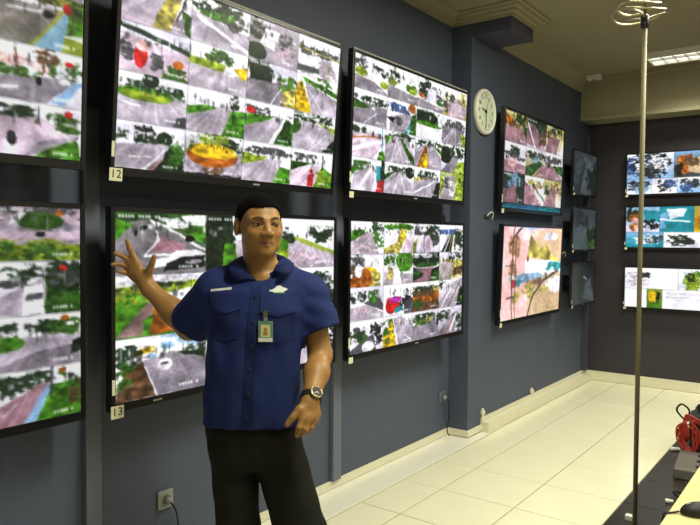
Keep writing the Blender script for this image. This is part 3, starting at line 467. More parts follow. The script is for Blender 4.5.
# ================================================================== steel pole with ring
px, py = -.872, 3.65
M_pole = mat('dull_beige_grey_metal', (116, 110, 84), .7, .1, var=.06)
t = tag(empty('steel_pole', (px, py, 0)), 'slim vertical steel pole with a wire ring near the ceiling', 'pole')
MB().tube([(0, 0, .012), (0, 0, 2.65)], .0120, 16, 0).build('tube', M_pole, t, smooth=True)
MB().lathe([(0, 0), (.06, 0), (.06, .008), (.02, .014), (.014, .03), (0, .03)], seg=28).build('foot_plate', M_chrome, t, smooth=True)
MB().lathe([(0, 2.63), (.018, 2.63), (.021, 2.65), (.021, 2.69), (.012, 2.70), (0, 2.70)], seg=20).build('collar', M_blkm, t, smooth=True)
for rr, z0 in ((.13, 2.705), (.10, 2.745)):
    MB().tube([(rr*math.cos(a)-.03, rr*math.sin(a), z0+.012*math.sin(2*a)) for a in [k*PI/12 for k in range(25)]], .006, 8, 2).build('wire_ring', M_chrome, t, smooth=True)
for a in (.4, 2.5, 4.6): MB().tube([(0, 0, 2.68), (.07*math.cos(a), .07*math.sin(a), 2.695), (.13*math.cos(a)-.03, .13*math.sin(a), 2.707)], .005, 8).build('spoke', M_chrome, t, smooth=True)
MB().tube([(0, 0, 2.70), (0, 0, ZC-.002)], .008, 10, 0).build('stem', M_pole, t, smooth=True)
MB().lathe([(0, ZC-.03), (.03, ZC-.03), (.05, ZC-.012), (.05, ZC-.001), (0, ZC-.001)], seg=24).build('ceiling_rose', M_chrome, t, smooth=True)
one('floor_adapter', MB().box(-.975, -.925, 3.86, 3.9, 0, .028), M_white, 'small white adapter on the dark floor at the foot of the pole', 'adapter', .004)

# ================================================================== desk and things on the dark floor
dk = tag(empty('desk', (-.06, 2.55, 0)), 'pale wood laminate desk at the lower right corner', 'desk')
MB().box(-.356, .46, -1.5, 1.45, .722, .75).build('desk_top', M_wood, dk, .003)
for y_ in (-1.42, -.02, 1.38): MB().box(-.28, .40, y_-.012, y_+.012, 0, .722).build('side_panel', M_wood, dk)
MB().box(.1, .115, -1.4, 1.36, .3, .722).build('modesty_panel', M_wood, dk)
ms = tag(empty('computer_mouse', (-.337, 2.165, .75), (0, 0, R_(30))), 'black computer mouse lying on the pale desk', 'computer mouse')
bm = bmesh.new(); bmesh.ops.create_uvsphere(bm, u_segments=28, v_segments=18, radius=1)
for v in bm.verts:
    v.co.x *= .056; v.co.y *= .031*(1-.12*v.co.x/.056); v.co.z = v.co.z*.034 if v.co.z > 0 else v.co.z*.004
    v.co.z += .004
me = bpy.data.meshes.new('shell'); bm.to_mesh(me); bm.free(); link('shell', me, M_blkm, ms, True)
MB().lathe([(0, -.003), (.008, -.003), (.009, 0), (.008, .003), (0, .003)], c=(-.03, 0, 0), axis='y', seg=18).build('scroll_wheel', M_greyp, ms).location = (0, 0, .026)
one('mouse_cable', MB().tube([(-.388, 2.137, .757), (-.40, 2.128, .7545), (-.41, 2.118, .7535), (-.419, 2.11, .752), (-.425, 2.10, .72), (-.43, 2.06, .45), (-.46, 2.0, .1), (-.52, 1.9, .006)], .003, 8), M_blkm, 'thin black mouse cable running off the pale desk edge', 'cable', smooth=True)
# equipment with red cables
M_case = mat('brown_black_case', (46, 36, 32), .5, var=.3)
t = tag(empty('equipment_case', (-.76, 5.46, 0), (0, 0, R_(8))), 'black equipment case wrapped in red cables on the dark floor', 'equipment case')
MB().box(-.17, .22, -.18, .2, .02, .27).build('body', M_case, t, .02)
MB().box(-.14, .19, -.15, .17, .27, .30).build('lid', M_blkm, t, .008)
MB().tube([(-.1, 0, .3), (-.1, 0, .35), (.13, 0, .35), (.13, 0, .3)], .012, 8).build('carry_handle', M_blkm, t, smooth=True)
for a in ((-.14, -.15), (.19, -.15), (-.14, .17), (.19, .17)): MB().lathe([(0, 0), (.02, 0), (.022, .012), (.018, .022), (0, .022)], c=(a[0], a[1], 0), seg=14).build('foot', M_blkm, t)
for k in range(5):
    q = .02*k; MB().tube([(-.19-.01*k, -.19+q, .05), (-.215+.012*k, -.2, .16), (-.19, -.19, .27+.01*k), (-.10+q, -.2-.006*k, .25), (.05, -.205, .15+.018*k), (.24, -.2, .14+.02*k)], .0065, 8).build('red_cable', M_red, t, smooth=True)
for k in range(6):
    jr = lambda: (random.random()-.5)*.05
    MB().tube([(-.19+jr()*.5, -.2, .27+jr()), (-.23+jr(), -.2+jr()*.5, .20+jr()), (-.21+jr(), -.21+jr()*.4, .10+jr()), (-.15+jr(), -.22, .06+jr()*.5), (-.12+jr(), -.215, .18+jr()), (-.16+jr(), -.205, .27+jr())], .0055, 8).build('red_cable', M_red, t, smooth=True)
MB().tube([(-.19, -.17, .26), (-.25, -.17, .33), (-.22, -.17, .38), (-.17, -.17, .34), (-.18, -.17, .26)], .007, 8).build('black_loop', M_blkm, t, smooth=True)
for p in ((-.29, -.06, .014), (-.11, -.26, .014)): MB().tube([p, (p[0]+.06, p[1]+.02, p[2])], .014, 8, 0).build('white_connector', M_white, t)
t = tag(empty('floor_power_box', (-.82, 4.94, 0), (0, 0, R_(6))), 'flat grey power box on the dark floor under the desk side', 'power box')
MB().box(-.1, .2, -.2, .26, .001, .07).build('body', mat('mid_grey_case', (104, 102, 98), .5), t, .01)
for k in range(3): MB().lathe([(0, .07), (.026, .07), (.028, .076), (.022, .076), (0, .072)], c=(.05, -.1+.13*k, 0), seg=18).build('outlet_ring', M_blkm, t)
one('white_plug', MB().tube([(-.85, 4.265, .014), (-.81, 4.28, .014)], [.013, .008], 10, 0), M_white, 'white plug lying on the dark floor beside the desk edge', 'plug')
one('tangled_cable', MB().tube([(-.80, 4.28, .02), (-.76, 4.32, .012), (-.83, 4.40, .03), (-.74, 4.48, .012), (-.80, 4.58, .04), (-.72, 4.66, .012), (-.66, 4.4, .012)], .009, 8), M_blkm, 'tangled dark cable on the dark floor by the desk', 'cable', smooth=True)

# ================================================================== the man
class Field:
    def __init__(s, lo, hi, h):
        s.lo = np.array(lo, float); s.h = h; s.n = np.ceil((np.array(hi)-s.lo)/h).astype(int)+1
        s.d = np.full(tuple(s.n), .5, np.float32)
        s.ax = [(s.lo[i]+np.arange(s.n[i])*h).astype(np.float32) for i in range(3)]
    def sub(s, lo, hi):
        a = np.clip(np.floor((np.array(lo)-s.lo)/s.h).astype(int), 0, s.n); b = np.clip(np.ceil((np.array(hi)-s.lo)/s.h).astype(int)+1, 0, s.n)
        sl = tuple(slice(a[i], b[i]) for i in range(3))
        return sl, s.ax[0][sl[0]][:, None, None], s.ax[1][sl[1]][None, :, None], s.ax[2][sl[2]][None, None, :]
    def comb(s, sl, d, k, cut):
        a = s.d[sl]
        if cut: d = -d; hh = np.maximum(k-np.abs(a-d), 0)/k if k else 0; s.d[sl] = np.maximum(a, d)+hh*hh*k*.25
        else: hh = np.maximum(k-np.abs(a-d), 0)/k if k else 0; s.d[sl] = np.minimum(a, d)-hh*hh*k*.25
    def cap(s, a, b, ra, rb, k=.02, cut=False):
        a = np.array(a, float); b = np.array(b, float); m = max(ra, rb)+k+.03
        sl, x, y, z = s.sub(np.minimum(a, b)-m, np.maximum(a, b)+m); e = b-a; L2 = e@e+1e-12
        t = np.clip(((x-a[0])*e[0]+(y-a[1])*e[1]+(z-a[2])*e[2])/L2, 0, 1)
        d = np.sqrt((x-a[0]-t*e[0])**2+(y-a[1]-t*e[1])**2+(z-a[2]-t*e[2])**2)-(ra+(rb-ra)*t)
        s.comb(sl, d, k, cut); return s
    def ell(s, c, r, k=.02, cut=False, B=None):
        c = np.array(c, float); r = np.array(r, float); m = max(r)+k+.03; sl, x, y, z = s.sub(c-m, c+m)
        x = x-c[0]; y = y-c[1]; z = z-c[2]
        if B is not None: x, y, z = (B[i][0]*x+B[i][1]*y+B[i][2]*z for i in range(3))
        q = np.sqrt((x/r[0])**2+(y/r[1])**2+(z/r[2])**2); q2 = np.sqrt((x/r[0]**2)**2+(y/r[1]**2)**2+(z/r[2]**2)**2)+1e-9
        s.comb(sl, q*(q-1)/q2, k, cut); return s
    def sections(s, tab, k=.03, ex=2.5):
        tab = np.array(tab); zl = tab[:, 0]; sl, x, y, z = s.sub((-1, -1, zl[0]-.05), (1, 1, zl[-1]+.05)); zz = np.clip(z, zl[0], zl[-1])
        cx, cy, a, b = (np.interp(zz, zl, tab[:, i]) for i in (1, 2, 3, 4))
        q = (np.abs((x-cx)/a)**ex+np.abs((y-cy)/b)**ex)**(1/ex); d = (q-1)*np.minimum(a, b)
        d = np.maximum(d, np.maximum(zl[0]-z, z-zl[-1])); s.comb(sl, d.astype(np.float32), k, False); return s
    def mesh(s, name, smooth=2):
        d = s.d; n = d.shape; ins = d < 0
        c = np.zeros((n[0]-1, n[1]-1, n[2]-1), np.int8)
        for i in (0, 1):
            for j in (0, 1):
                for k in (0, 1): c += ins[i:n[0]-1+i, j:n[1]-1+j, k:n[2]-1+k]
        cell = np.argwhere((c > 0) & (c < 8)); idx = np.full(c.shape, -1, np.int64); idx[tuple(cell.T)] = np.arange(len(cell))
        acc = np.zeros((len(cell), 3)); cnt = np.zeros(len(cell)); I, J, K = cell.T
        for i in (0, 1):
            for j in (0, 1):
                for k in (0, 1):
                    for ax in range(3):
                        o = [i, j, k]
                        if o[ax]: continue
                        o2 = o.copy(); o2[ax] = 1
                        a = d[I+o[0], J+o[1], K+o[2]]; b = d[I+o2[0], J+o2[1], K+o2[2]]; x = (a < 0) != (b < 0)
                        t = np.where(x, a/np.where(x, a-b, 1), 0); p = np.tile(np.array(o, float), (len(cell), 1)); p[:, ax] = t
                        acc[x] += p[x]; cnt[x] += 1
        v = s.lo+(cell+acc/cnt[:, None])*s.h; F = []
        for ax in range(3):
            u, w_ = (ax+1) % 3, (ax+2) % 3; sl0 = [slice(1, -1)]*3; sl0[ax] = slice(0, -1); sl1 = list(sl0); sl1[ax] = slice(1, None)
            a = ins[tuple(sl0)]; b = ins[tuple(sl1)]; e = np.argwhere(a != b); fl = a[tuple(e.T)]
            off = np.array([1, 1, 1]); off[ax] = 0; e = e+off
            def at(du, dw):
                q = e.copy(); q[:, u] += du; q[:, w_] += dw; return idx[tuple(q.T)]
            f = np.stack([at(-1, -1), at(0, -1), at(0, 0), at(-1, 0)], 1); f[~fl] = f[~fl][:, ::-1]; F.append(f)
        F = np.concatenate(F); F = F[(F >= 0).all(1)]
        for _ in range(smooth):
            sm = np.zeros_like(v); ct = np.zeros(len(v))
            for a, b in ((0, 1), (1, 2), (2, 3), (3, 0)):
                np.add.at(sm, F[:, a], v[F[:, b]]); np.add.at(sm, F[:, b], v[F[:, a]]); np.add.at(ct, F[:, a], 1); np.add.at(ct, F[:, b], 1)
            v = v*.5+.5*sm/np.maximum(ct, 1)[:, None]
        me = bpy.data.meshes.new(name); me.vertices.add(len(v)); me.vertices.foreach_set('co', v.ravel())
        me.loops.add(F.size); me.loops.foreach_set('vertex_index', F.ravel()); me.polygons.add(len(F)); me.polygons.foreach_set('loop_start', np.arange(0, F.size, 4)); me.update(calc_edges=True)
        me.polygons.foreach_set('use_smooth', np.ones(len(F), bool)); return me, v

M_skin = bpy.data.materials.new('tan_skin'); M_skin.use_nodes = True
def skin_mat():
    nt = M_skin.node_tree; b = nt.nodes['Principled BSDF']; vc = nt.nodes.new('ShaderNodeVertexColor'); vc.layer_name = 'tone'
    nz = nt.nodes.new('ShaderNodeTexNoise'); nz.inputs['Scale'].default_value = 25; tc = nt.nodes.new('ShaderNodeTexCoord'); nt.links.new(tc.outputs['Object'], nz.inputs['Vector'])
    mx = nt.nodes.new('ShaderNodeMixRGB'); mx.blend_type = 'MULTIPLY'; mx.inputs[0].default_value = .22
    nt.links.new(vc.outputs[0], mx.inputs[1]); nt.links.new(nz.outputs['Fac'], mx.inputs[2]); nt.links.new(mx.outputs[0], b.inputs['Base Color'])
    b.inputs['Roughness'].default_value = .48; b.inputs['Subsurface Weight'].default_value = .08; b.inputs['Subsurface Radius'].default_value = (.01, .004, .002)
skin_mat()
M_hair = mat('short_black_hair', (14, 12, 12), .9, var=.5, scale=160, bump=.8, bscale=260, spec=.08)
M_shirt = mat('royal_navy_cotton', (34, 48, 102), .8, var=.12, scale=14, bump=.12, bscale=420, spec=.2)
M_shirtd = mat('royal_navy_cotton_trim', (27, 40, 88), .8, var=.12, scale=14, bump=.12, bscale=420, spec=.2)
M_trou = mat('black_trouser_cloth', (36, 36, 30), .85, var=.2, scale=10, bump=.1, bscale=300, spec=.15)
man = tag(empty('person', (-1.68, 1.72, 0), (0, 0, R_(36.85))), 'man in navy short sleeved shirt and black trousers raising his right hand to the screens', 'person')
HC = np.array((-.010, .0, 1.596)); psi = R_(25); tl_ = R_(0)
HA = np.array((math.cos(psi), math.sin(psi), 0)); HB = np.array((math.sin(psi), -math.cos(psi), 0)); HZ = np.array((0, 0, 1.))
HBm = np.array([HA, HB, HZ])
def hp(a, b, c): return HC+HA*a+HB*b+HZ*c
SR, SL = (-.168, .03, 1.365), (.162, .03, 1.355)
ER, WR = (-.300, .165, 1.212), (-.462, .195, 1.357)
EL, WL = (.208, .01, 1.135), (.183, -.168, 1.010)
FR = [[(-.500, .20, 1.44), (-.520, .195, 1.478), (-.532, .185, 1.509), (-.540, .178, 1.540)],
      [(-.500, .20, 1.43), (-.538, .20, 1.462), (-.562, .185, 1.483), (-.583, .170, 1.492)],
      [(-.498, .20, 1.42), (-.546, .205, 1.438), (-.571, .188, 1.451), (-.593, .168, 1.449)],
      [(-.492, .20, 1.40), (-.538, .21, 1.411), (-.560, .193, 1.418), (-.577, .175, 1.424)]]
TR = [(-.470, .195, 1.40), (-.452, .175, 1.432), (-.440, .165, 1.457), (-.430, .158, 1.482)]
FL = [[(.172, -.182, .995), (.158, -.212, .968), (.149, -.226, .943), (.141, -.220, .916)],
      [(.180, -.176, .99), (.175, -.206, .962), (.169, -.219, .934), (.158, -.206, .914)],
      [(.188, -.168, .99), (.191, -.189, .962), (.186, -.199, .934), (.174, -.184, .918)],
      [(.192, -.16, .99), (.204, -.168, .970), (.200, -.174, .946), (.189, -.162, .931)]]
FL = [[(x+.002, y, z-.005) for x, y, z in f] for f in FL]
TL = [(.176, -.18, 1.0), (.150, -.205, .992), (.130, -.218, .970), (.111, -.224, .947)]
def hand(fd, wr, fr, th):
    kn = [f[1] for f in fr]; wr = np.array(wr)
    for i, f in enumerate(fr):
        q = (.0105, .0098, .0100, .0088)[i]
        fd.cap(wr+(np.array(kn[i])-wr)*.25, kn[i], .017, .0135, .016)
    for a, b in zip(kn, kn[1:]): fd.cap(np.array(a)*.8+wr*.2, np.array(b)*.8+wr*.2, .013, .013, .012)
    for i, f in enumerate(fr):
        q = (.0105, .0108, .0100, .0088)[i]
        fd.cap(f[1], f[2], q*1.12, q, .006).cap(f[2], f[3], q, q*.82, .004)
    fd.cap(th[0], th[1], .020, .0145, .014).cap(th[1], th[2], .0135, .012, .006).cap(th[2], th[3], .012, .0095, .004)
def make_body():
    b = Field((-.64, -.30, 0), (.32, .28, 1.74), .0042)
    # hidden trunk and legs keep the figure one surface
    b.sections([(.82, -.035, .02, .15, .10), (.95, -.035, .02, .15, .10), (1.15, -.025, .02, .14, .10), (1.30, -.005, .02, .16, .095), (1.38, 0, .02, .14, .075), (1.42, 0, .02, .09, .06)], .02)
    for hx, kx, ax_ in ((-.105, -.078, -.07), (.045, .135, .205)):
        b.cap((hx, .02, .84), (kx, .0, .48), .075, .055, .03).cap((kx, .0, .48), (ax_, .03, .09), .052, .036, .02).cap((ax_, .03, .06), (ax_, -.12, .035), .036, .028, .02)
    # neck and head
    b.cap(hp(0, -.022, -.05), (-.002, .03, 1.40), .056, .062, .03)
    b.cap((-.05, .035, 1.425), (-.14, .035, 1.375), .034, .042, .04).cap((.05, .035, 1.42), (.135, .035, 1.37), .034, .042, .04)
    E = lambda a, bb, c, r, k, cut=False: b.ell(hp(a, bb, c), r, k, cut, HBm)
    E(0, -.012, .033, (.074, .092, .078), .02)
    E(0, .028, -.028, (.064, .064, .080), .03)
    E(0, .030, -.072, (.049, .054, .037), .02)
    E(0, .066, -.092, (.024, .020, .017), .02)
    for s in (-1, 1):
        E(.045*s, .030, -.060, (.016, .030, .026), .02)
        E(.040*s, .060, -.026, (.022, .022, .019), .018)
        b.cap(hp(.012*s, .083, .022), hp(.048*s, .066, .020), .0085, .007, .012)
        E(.031*s, .098, .004, (.019, .017, .0105), .008, True)
        E(.031*s, .074, .003, (.0165, .0130, .0105), .005)
        b.cap(hp(.046*s, .07, -.004), hp(.018*s, .083, -.010), .004, .004, .008)
        b.ell(hp(.080*s, -.010, -.004), (.010, .020, .033), .008, False, HBm)
        b.ell(hp(.091*s, -.004, -.002), (.006, .010, .018), .005, True, HBm)
        E(.0145*s, .096, -.030, (.0095, .0105, .0085), .006)
        E(.008*s, .105, -.0405, (.0038, .004, .003), .003, True)
    b.cap(hp(0, .083, .018), hp(0, .103, -.026), .0075, .0115, .010)
    for s in (-1, 1):
        b.cap(hp(.026*s, .078, -.0605), hp(0, .0885, -.0560), .0042, .0058, .005)
        b.cap(hp(.024*s, .077, -.0660), hp(0, .0875, -.0695), .0046, .0064, .005)
    b.cap(hp(-.026, .086, -.0628), hp(.026, .086, -.0628), .0020, .0020, .002, True)
    # arms
    b.cap(SR, ER, .058, .047, .03).cap(ER, np.array(ER)*.6+np.array(WR)*.4, .048, .046, .02).cap(np.array(ER)*.6+np.array(WR)*.4, WR, .046, .030, .03)
    b.cap(SL, EL, .056, .041, .03).cap(EL, np.array(EL)*.6+np.array(WL)*.4, .041, .041, .02).cap(np.array(EL)*.6+np.array(WL)*.4, WL, .041, .028, .03)
    b.cap(WR, np.array(WR)*.4+np.array(FR[1][0])*.6, .030, .024, .02); b.cap(WL, np.array(WL)*.4+np.array(FL[1][0])*.6, .029, .022, .02)
    hand(b, WR, FR, TR); hand(b, WL, FL, TL)
    me, v = b.mesh('body', 2)
    col = np.tile(srgb((170, 126, 70)), (len(v), 1))
    q = (v-HC); a, bb, c = q@HA, q@HB, q@HZ
    lip = (np.abs(a) < .028) & (bb > .070) & (np.abs(c+.063) < .0115*(1-(a/.033)**2)); col[lip] = srgb((146, 92, 66))
    br = (bb > .05) & (np.abs(c+.09) < .03) & (c > -.085) & False
    lid = (np.abs(np.abs(a)-.031) < .017) & (bb > .07) & (np.abs(c-.009) < .004); col[lid] = srgb((120, 82, 52))
    scalp = (c > .06) | ((bb < -.02) & (c > -.04)); col[scalp & (np.linalg.norm(q, axis=1) < .14) & (v[:, 2] > 1.5)] = srgb((70, 54, 42))
    ca = me.color_attributes.new('tone', 'FLOAT_COLOR', 'POINT'); ca.data.foreach_set('color', np.concatenate([col, np.ones((len(v), 1))], 1).ravel().astype(np.float32))
    link('body', me, M_skin, man)
make_body()
def make_hair():
    f = Field(HC-.15, HC+.15, .003); f.ell(hp(0, -.013, .033), (.0798, .1015, .0838), .01, False, HBm); f.ell(hp(0, -.035, .0), (.0735, .072, .07), .02, False, HBm)
    sl, x, y, z = f.sub(HC-.16, HC+.16); a = (x-HC[0])*HA[0]+(y-HC[1])*HA[1]; bb = (x-HC[0])*HB[0]+(y-HC[1])*HB[1]; c = z-HC[2]
    hl = np.interp(bb, [-.1, -.05, -.025, .0, .012, .03, .048, .06, .09], [-.030, -.026, -.010, .030, .012, .034, .056, .067, .066]) + .0*a + .0025*np.sin(a*90)
    f.d[sl] = np.maximum(f.d[sl], (hl-c)*.8)
    me, v = f.mesh('hair', 1); link('hair', me, M_hair, man)
make_hair()
def blob(name, pts, rad, m, parent, seg=10): return MB().tube(pts, rad, seg, 4).build(name, m, parent, smooth=True)
M_brow = mat('sparse_brow_hair', (64, 46, 34), .7); M_eyew = mat('eye_white', (150, 138, 120), .3); M_iris = mat('dark_iris', (26, 18, 14), .2)
for s in (-1, 1):
    blob('eyebrow', [hp(.013*s, .0945, .023), hp(.030*s, .0885, .0285), hp(.049*s, .073, .024)], [.0018, .0026, .0010], M_brow, man, 8)
    bm = bmesh.new(); bmesh.ops.create_uvsphere(bm, u_segments=20, v_segments=12, radius=1)
    for v in bm.verts: v.co = Vector(hp(.031*s+v.co.x*.0125, .0830-.12*abs(v.co.x)*.01+v.co.y*.0050, .0025+v.co.z*.0042))
    me = bpy.data.meshes.new('eye'); bm.to_mesh(me); bm.free(); e = link('eye', me, M_eyew, man, True)
    bm = bmesh.new(); bmesh.ops.create_uvsphere(bm, u_segments=16, v_segments=10, radius=1)
    for v in bm.verts: v.co = Vector(hp(.0335*s+.002+v.co.x*.0052, .0864+v.co.y*.0022, .0025+v.co.z*.0045))
    me = bpy.data.meshes.new('iris'); bm.to_mesh(me); bm.free(); link('iris', me, M_iris, e, True)
    blob('upper_eyelid', [hp(.016*s, .0865, .0035), hp(.030*s, .0885, .0080), hp(.046*s, .0780, .0042)], [.0016, .0022, .0014], M_brow, man, 8)
# ---- shirt
SH = Field((-.46, -.26, .84), (.36, .28, 1.52), .0050)
def make_shirt():
    f = SH
    f.sections([(.895, -.036, .01, .176, .128), (1.0, -.036, .01, .175, .130), (1.1, -.032, .01, .170, .128), (1.2, -.022, .01, .170, .128), (1.3, -.008, .015, .176, .122), (1.365, -.002, .02, .165, .10), (1.41, 0, .03, .115, .075), (1.45, 0, .035, .07, .06)], .02)
    f.cap((-.062, .035, 1.432), SR, .050, .064, .05).cap((.062, .035, 1.424), SL, .050, .062, .05)
    # sleeves: wide, cut square, hollow at the opening
    hR = np.array((-.276, .135, 1.238)); hL = np.array((.213, .012, 1.225)); a = np.array(SR); c = np.array(SL)
    f.cap(a, a+(hR-a)*1.35, .074, .095, .04); f.cap(c, c+(hL-c)*1.35, .070, .073, .03)
    for (s0, h0, r) in ((a, hR, .092), (c, hL, .073)):
        n = (h0-s0)/np.linalg.norm(h0-s0); n2 = n.copy()
        sl, x, y, z = f.sub(h0-.17, h0+.17); t = (x-h0[0])*n[0]+(y-h0[1])*n[1]+(z-h0[2])*n[2]
        rad = np.sqrt(np.maximum((x-h0[0])**2+(y-h0[1])**2+(z-h0[2])**2-t*t, 0)); near = (rad < .135) & (t > -.02)
        side = (x < -.195) if s0[0] < 0 else (x > .155)
        f.d[sl] = np.where(near & (t > 0) & side, np.maximum(f.d[sl], t), f.d[sl])
        f.cap(h0-n*.008, h0+n*.05, r-.020, r-.012, .004, True)
    # re-fill flank carved by the sleeve hollow
    f.sections([(.895, -.036, .01, .174, .126), (1.1, -.032, .01, .168, .126), (1.2, -.022, .01, .165, .126), (1.28, -.010, .015, .150, .118)], .004)
    # neck opening
    f.cap((-.002, .02, 1.55), (-.004, .01, 1.43), .066, .058, .006, True); f.cap((-.002, -.05, 1.50), (-.010, -.115, 1.425), .05, .012, .006, True)
    X_, Y_, Z_ = f.ax[0][:, None, None], f.ax[1][None, :, None], f.ax[2][None, None, :]
    w_ = np.clip((1.38-Z_)/.1, 0, 1)*.0022
    f.d += (np.sin(X_*46+Z_*17+1.5*np.sin(Z_*15))*np.sin(Z_*13-X_*30+1)*w_*1.5+np.sin(Z_*36+X_*52)*np.sin(X_*23+2)*w_*.6).astype(np.float32)
    f.d += (np.where((X_ < -.19), np.sin((X_*.7-Z_*.7)*70)*.002, 0)+np.where(X_ > .15, np.sin((Z_*.9+X_*.3)*110)*.0018, 0)).astype(np.float32)
    me, v = f.mesh('shirt', 2); return link('shirt', me, M_shirt, man)
shirt = make_shirt()
def fy(x, z):
    i = (x-SH.lo[0])/SH.h; k = (z-SH.lo[2])/SH.h; i0, k0 = int(i), int(k); a, b = i-i0, k-k0
    col = SH.d[i0, :, k0]*(1-a)*(1-b)+SH.d[i0+1, :, k0]*a*(1-b)+SH.d[i0, :, k0+1]*(1-a)*b+SH.d[i0+1, :, k0+1]*a*b
    j = int(np.argmax(col < 0)); j = max(j, 1); return SH.lo[1]+SH.h*(j-1+col[j-1]/(col[j-1]-col[j]+1e-9))
def drape(name, poly_rows, th, m, parent, lift=0.):
    # rows of (x,z) points laid on the shirt front
    v = []; n = len(poly_rows[0]); k = len(poly_rows)
    for off in (th+lift, -.002):
        for r in poly_rows:
            for x, z in r: v.append((x, fy(x, z)-off, z))
    f = []; N = n*k
    for i in range(k-1):
        for j in range(n-1):
            a = i*n+j; f.append((a, a+1, a+n+1, a+n)); f.append((N+a, N+a+n, N+a+n+1, N+a+1))
    ring = [j for j in range(n)]+[i*n+n-1 for i in range(1, k)]+[(k-1)*n+j for j in range(n-2, -1, -1)]+[i*n for i in range(k-2, 0, -1)]
    for a, b in zip(ring, ring[1:]+ring[:1]): f.append((a, a+N, b+N, b))
    return MB().add(v, f).build(name, m, parent, smooth=False)
def quad(x0, x1, z0, z1, nx, nz, bot=None, sk=0.):
    R = []
    for i in range(nz+1):
        t = i/nz; row = []
        for j in range(nx+1):
            s = j/nx; zb = z0-(bot(s) if bot else 0); row.append((x0+(x1-x0)*s, z1+(zb-z1)*t+sk*s))
        R.append(row)
    return R
pc = lambda z: -.036+(z-.9)/.5*.026
drape('placket', [[(pc(z)-.017+.034*s/4, z) for s in range(5)] for z in np.linspace(1.385, .90, 40)], .0022, M_shirtd, shirt)
M_btn = mat('dark_blue_button', (30, 36, 66), .4)
for z in np.linspace(1.35, .94, 6):
    MB().lathe([(0, .0), (.0055, .0), (.0058, .002), (.004, .003), (0, .0025)], axis='y', seg=14).build('button', M_btn, shirt).location = (pc(z), fy(pc(z), z)-.003, z)
for x0, x1, zt, nm in ((-.172, -.058, 1.362, 0), (.008, .128, 1.352, 1)):
    drape('pocket', quad(x0+.004, x1-.004, zt-.150, zt-.02, 10, 12, lambda s: .012*(1-abs(2*s-1))), .0024, M_shirtd, shirt)
    drape('pocket_flap', quad(x0, x1, zt-.052, zt, 12, 6, lambda s: .016*(1-abs(2*s-1))), .0052, M_shirt, shirt)
M_emb = mat('white_embroidery', (222, 226, 220), .7, var=.25, scale=300); M_embg = mat('pale_green_embroidery', (120, 170, 130), .7)
# name strip: broken white stitches like small lettering
ns = drape('name_embroidery', quad(-.172, -.098, 1.366, 1.374, 12, 2, sk=.008), .0012, M_emb, shirt)
lg = drape('chest_emblem', [[(.038+.060*s, 1.372+.010*math.sin(PI*s)*(1-2*t)+.004*s+(.004 if .3 < s < .6 else 0)*(1-t)) for s in [j/12 for j in range(13)]] for t in (0, .33, .66, 1)], .0012, M_emb, shirt)
drape('emblem_bar', quad(.052, .088, 1.3635, 1.367, 8, 1), .0016, M_embg, shirt)
drape('emblem_wing', [[(.036+.022*s, 1.369+.006*t*(1-s)) for s in (0, .5, 1)] for t in (1, .5, 0)], .0015, M_emb, shirt)
# collar: stand and two pointed leaves
def make_collar():
    fz = lambda x, z, o: (x, fy(x, z)-o, z)
    I = [fz(-.016, 1.408, .004), (-.050, -.040, 1.440), (-.071, .005, 1.474), (-.058, .070, 1.494), (0, .094, 1.500), (.056, .070, 1.490), (.066, .005, 1.466), (.040, -.042, 1.434), fz(-.008, 1.408, .005)]
    O = [fz(-.086, 1.398, .008), (-.110, -.050, 1.438), (-.118, .010, 1.462), (-.092, .085, 1.466), (0, .122, 1.462), (.092, .085, 1.462), (.112, .010, 1.454), (.100, -.052, 1.430), fz(.060, 1.396, .008)]
    def cr(P, n=7):
        P = [Vector(p) for p in P]; Q = []
        for i in range(len(P)-1):
            a, b, c, d = P[max(i-1, 0)], P[i], P[i+1], P[min(i+2, len(P)-1)]
            for k in range(n): t = k/n; Q.append(.5*((2*b)+(c-a)*t+(2*a-5*b+4*c-d)*t*t+(-a+3*b-3*c+d)*t**3))
        return Q+[P[-1]]
    A, B = cr(I), cr(O); v = []; f = []
    for p, q in zip(A, B):
        n = len(v)
        for r in (0, .33, .66, 1): w_ = p.lerp(q, r); v.append((w_.x, w_.y-.004*math.sin(PI*r), w_.z+.006*math.sin(PI*r)))
        v.append((p.x*.97, p.y, p.z-.035))
    m5 = 5
    for i in range(len(A)-1):
        for j in range(3): a = i*m5+j; f.append((a, a+1, a+m5+1, a+m5))
        f.append((i*m5, i*m5+4, (i+1)*m5+4, (i+1)*m5))
    o = MB().add(v, f).build('collar', M_shirtd, shirt, smooth=True)
    m = o.modifiers.new('thick', 'SOLIDIFY'); m.thickness = .004; m.offset = 0
make_collar()
# sleeve hems
# ---- trousers
def make_trousers():
    f = Field((-.24, -.17, .03), (.34, .20, .98), .006)
    f.sections([(.74, -.035, .01, .120, .100), (.80, -.035, .01, .150, .110), (.86, -.035, .01, .160, .114), (.93, -.035, .01, .158, .110), (.97, -.035, .01, .150, .105)], .02)
    f.cap((-.106, .012, .86), (-.084, -.002, .50), .090, .076, .03).cap((-.084, -.002, .50), (-.074, .035, .06), .076, .070, .02)
    f.cap((.040, .010, .86), (.143, -.02, .50), .092, .092, .02).cap((.143, -.02, .50), (.215, .03, .06), .092, .082, .02)
    X_, Y_, Z_ = f.ax[0][:, None, None], f.ax[1][None, :, None], f.ax[2][None, None, :]
    f.d += (np.sin(Z_*40+X_*50)*np.sin(X_*45-Z_*14)*.0022).astype(np.float32); f.d = np.maximum(f.d, .055-Z_)
    me, v = f.mesh('trousers', 2); return link('trousers', me, M_trou, man)
tro = make_trousers()
M_shoe = mat('black_leather', (18, 17, 17), .3)
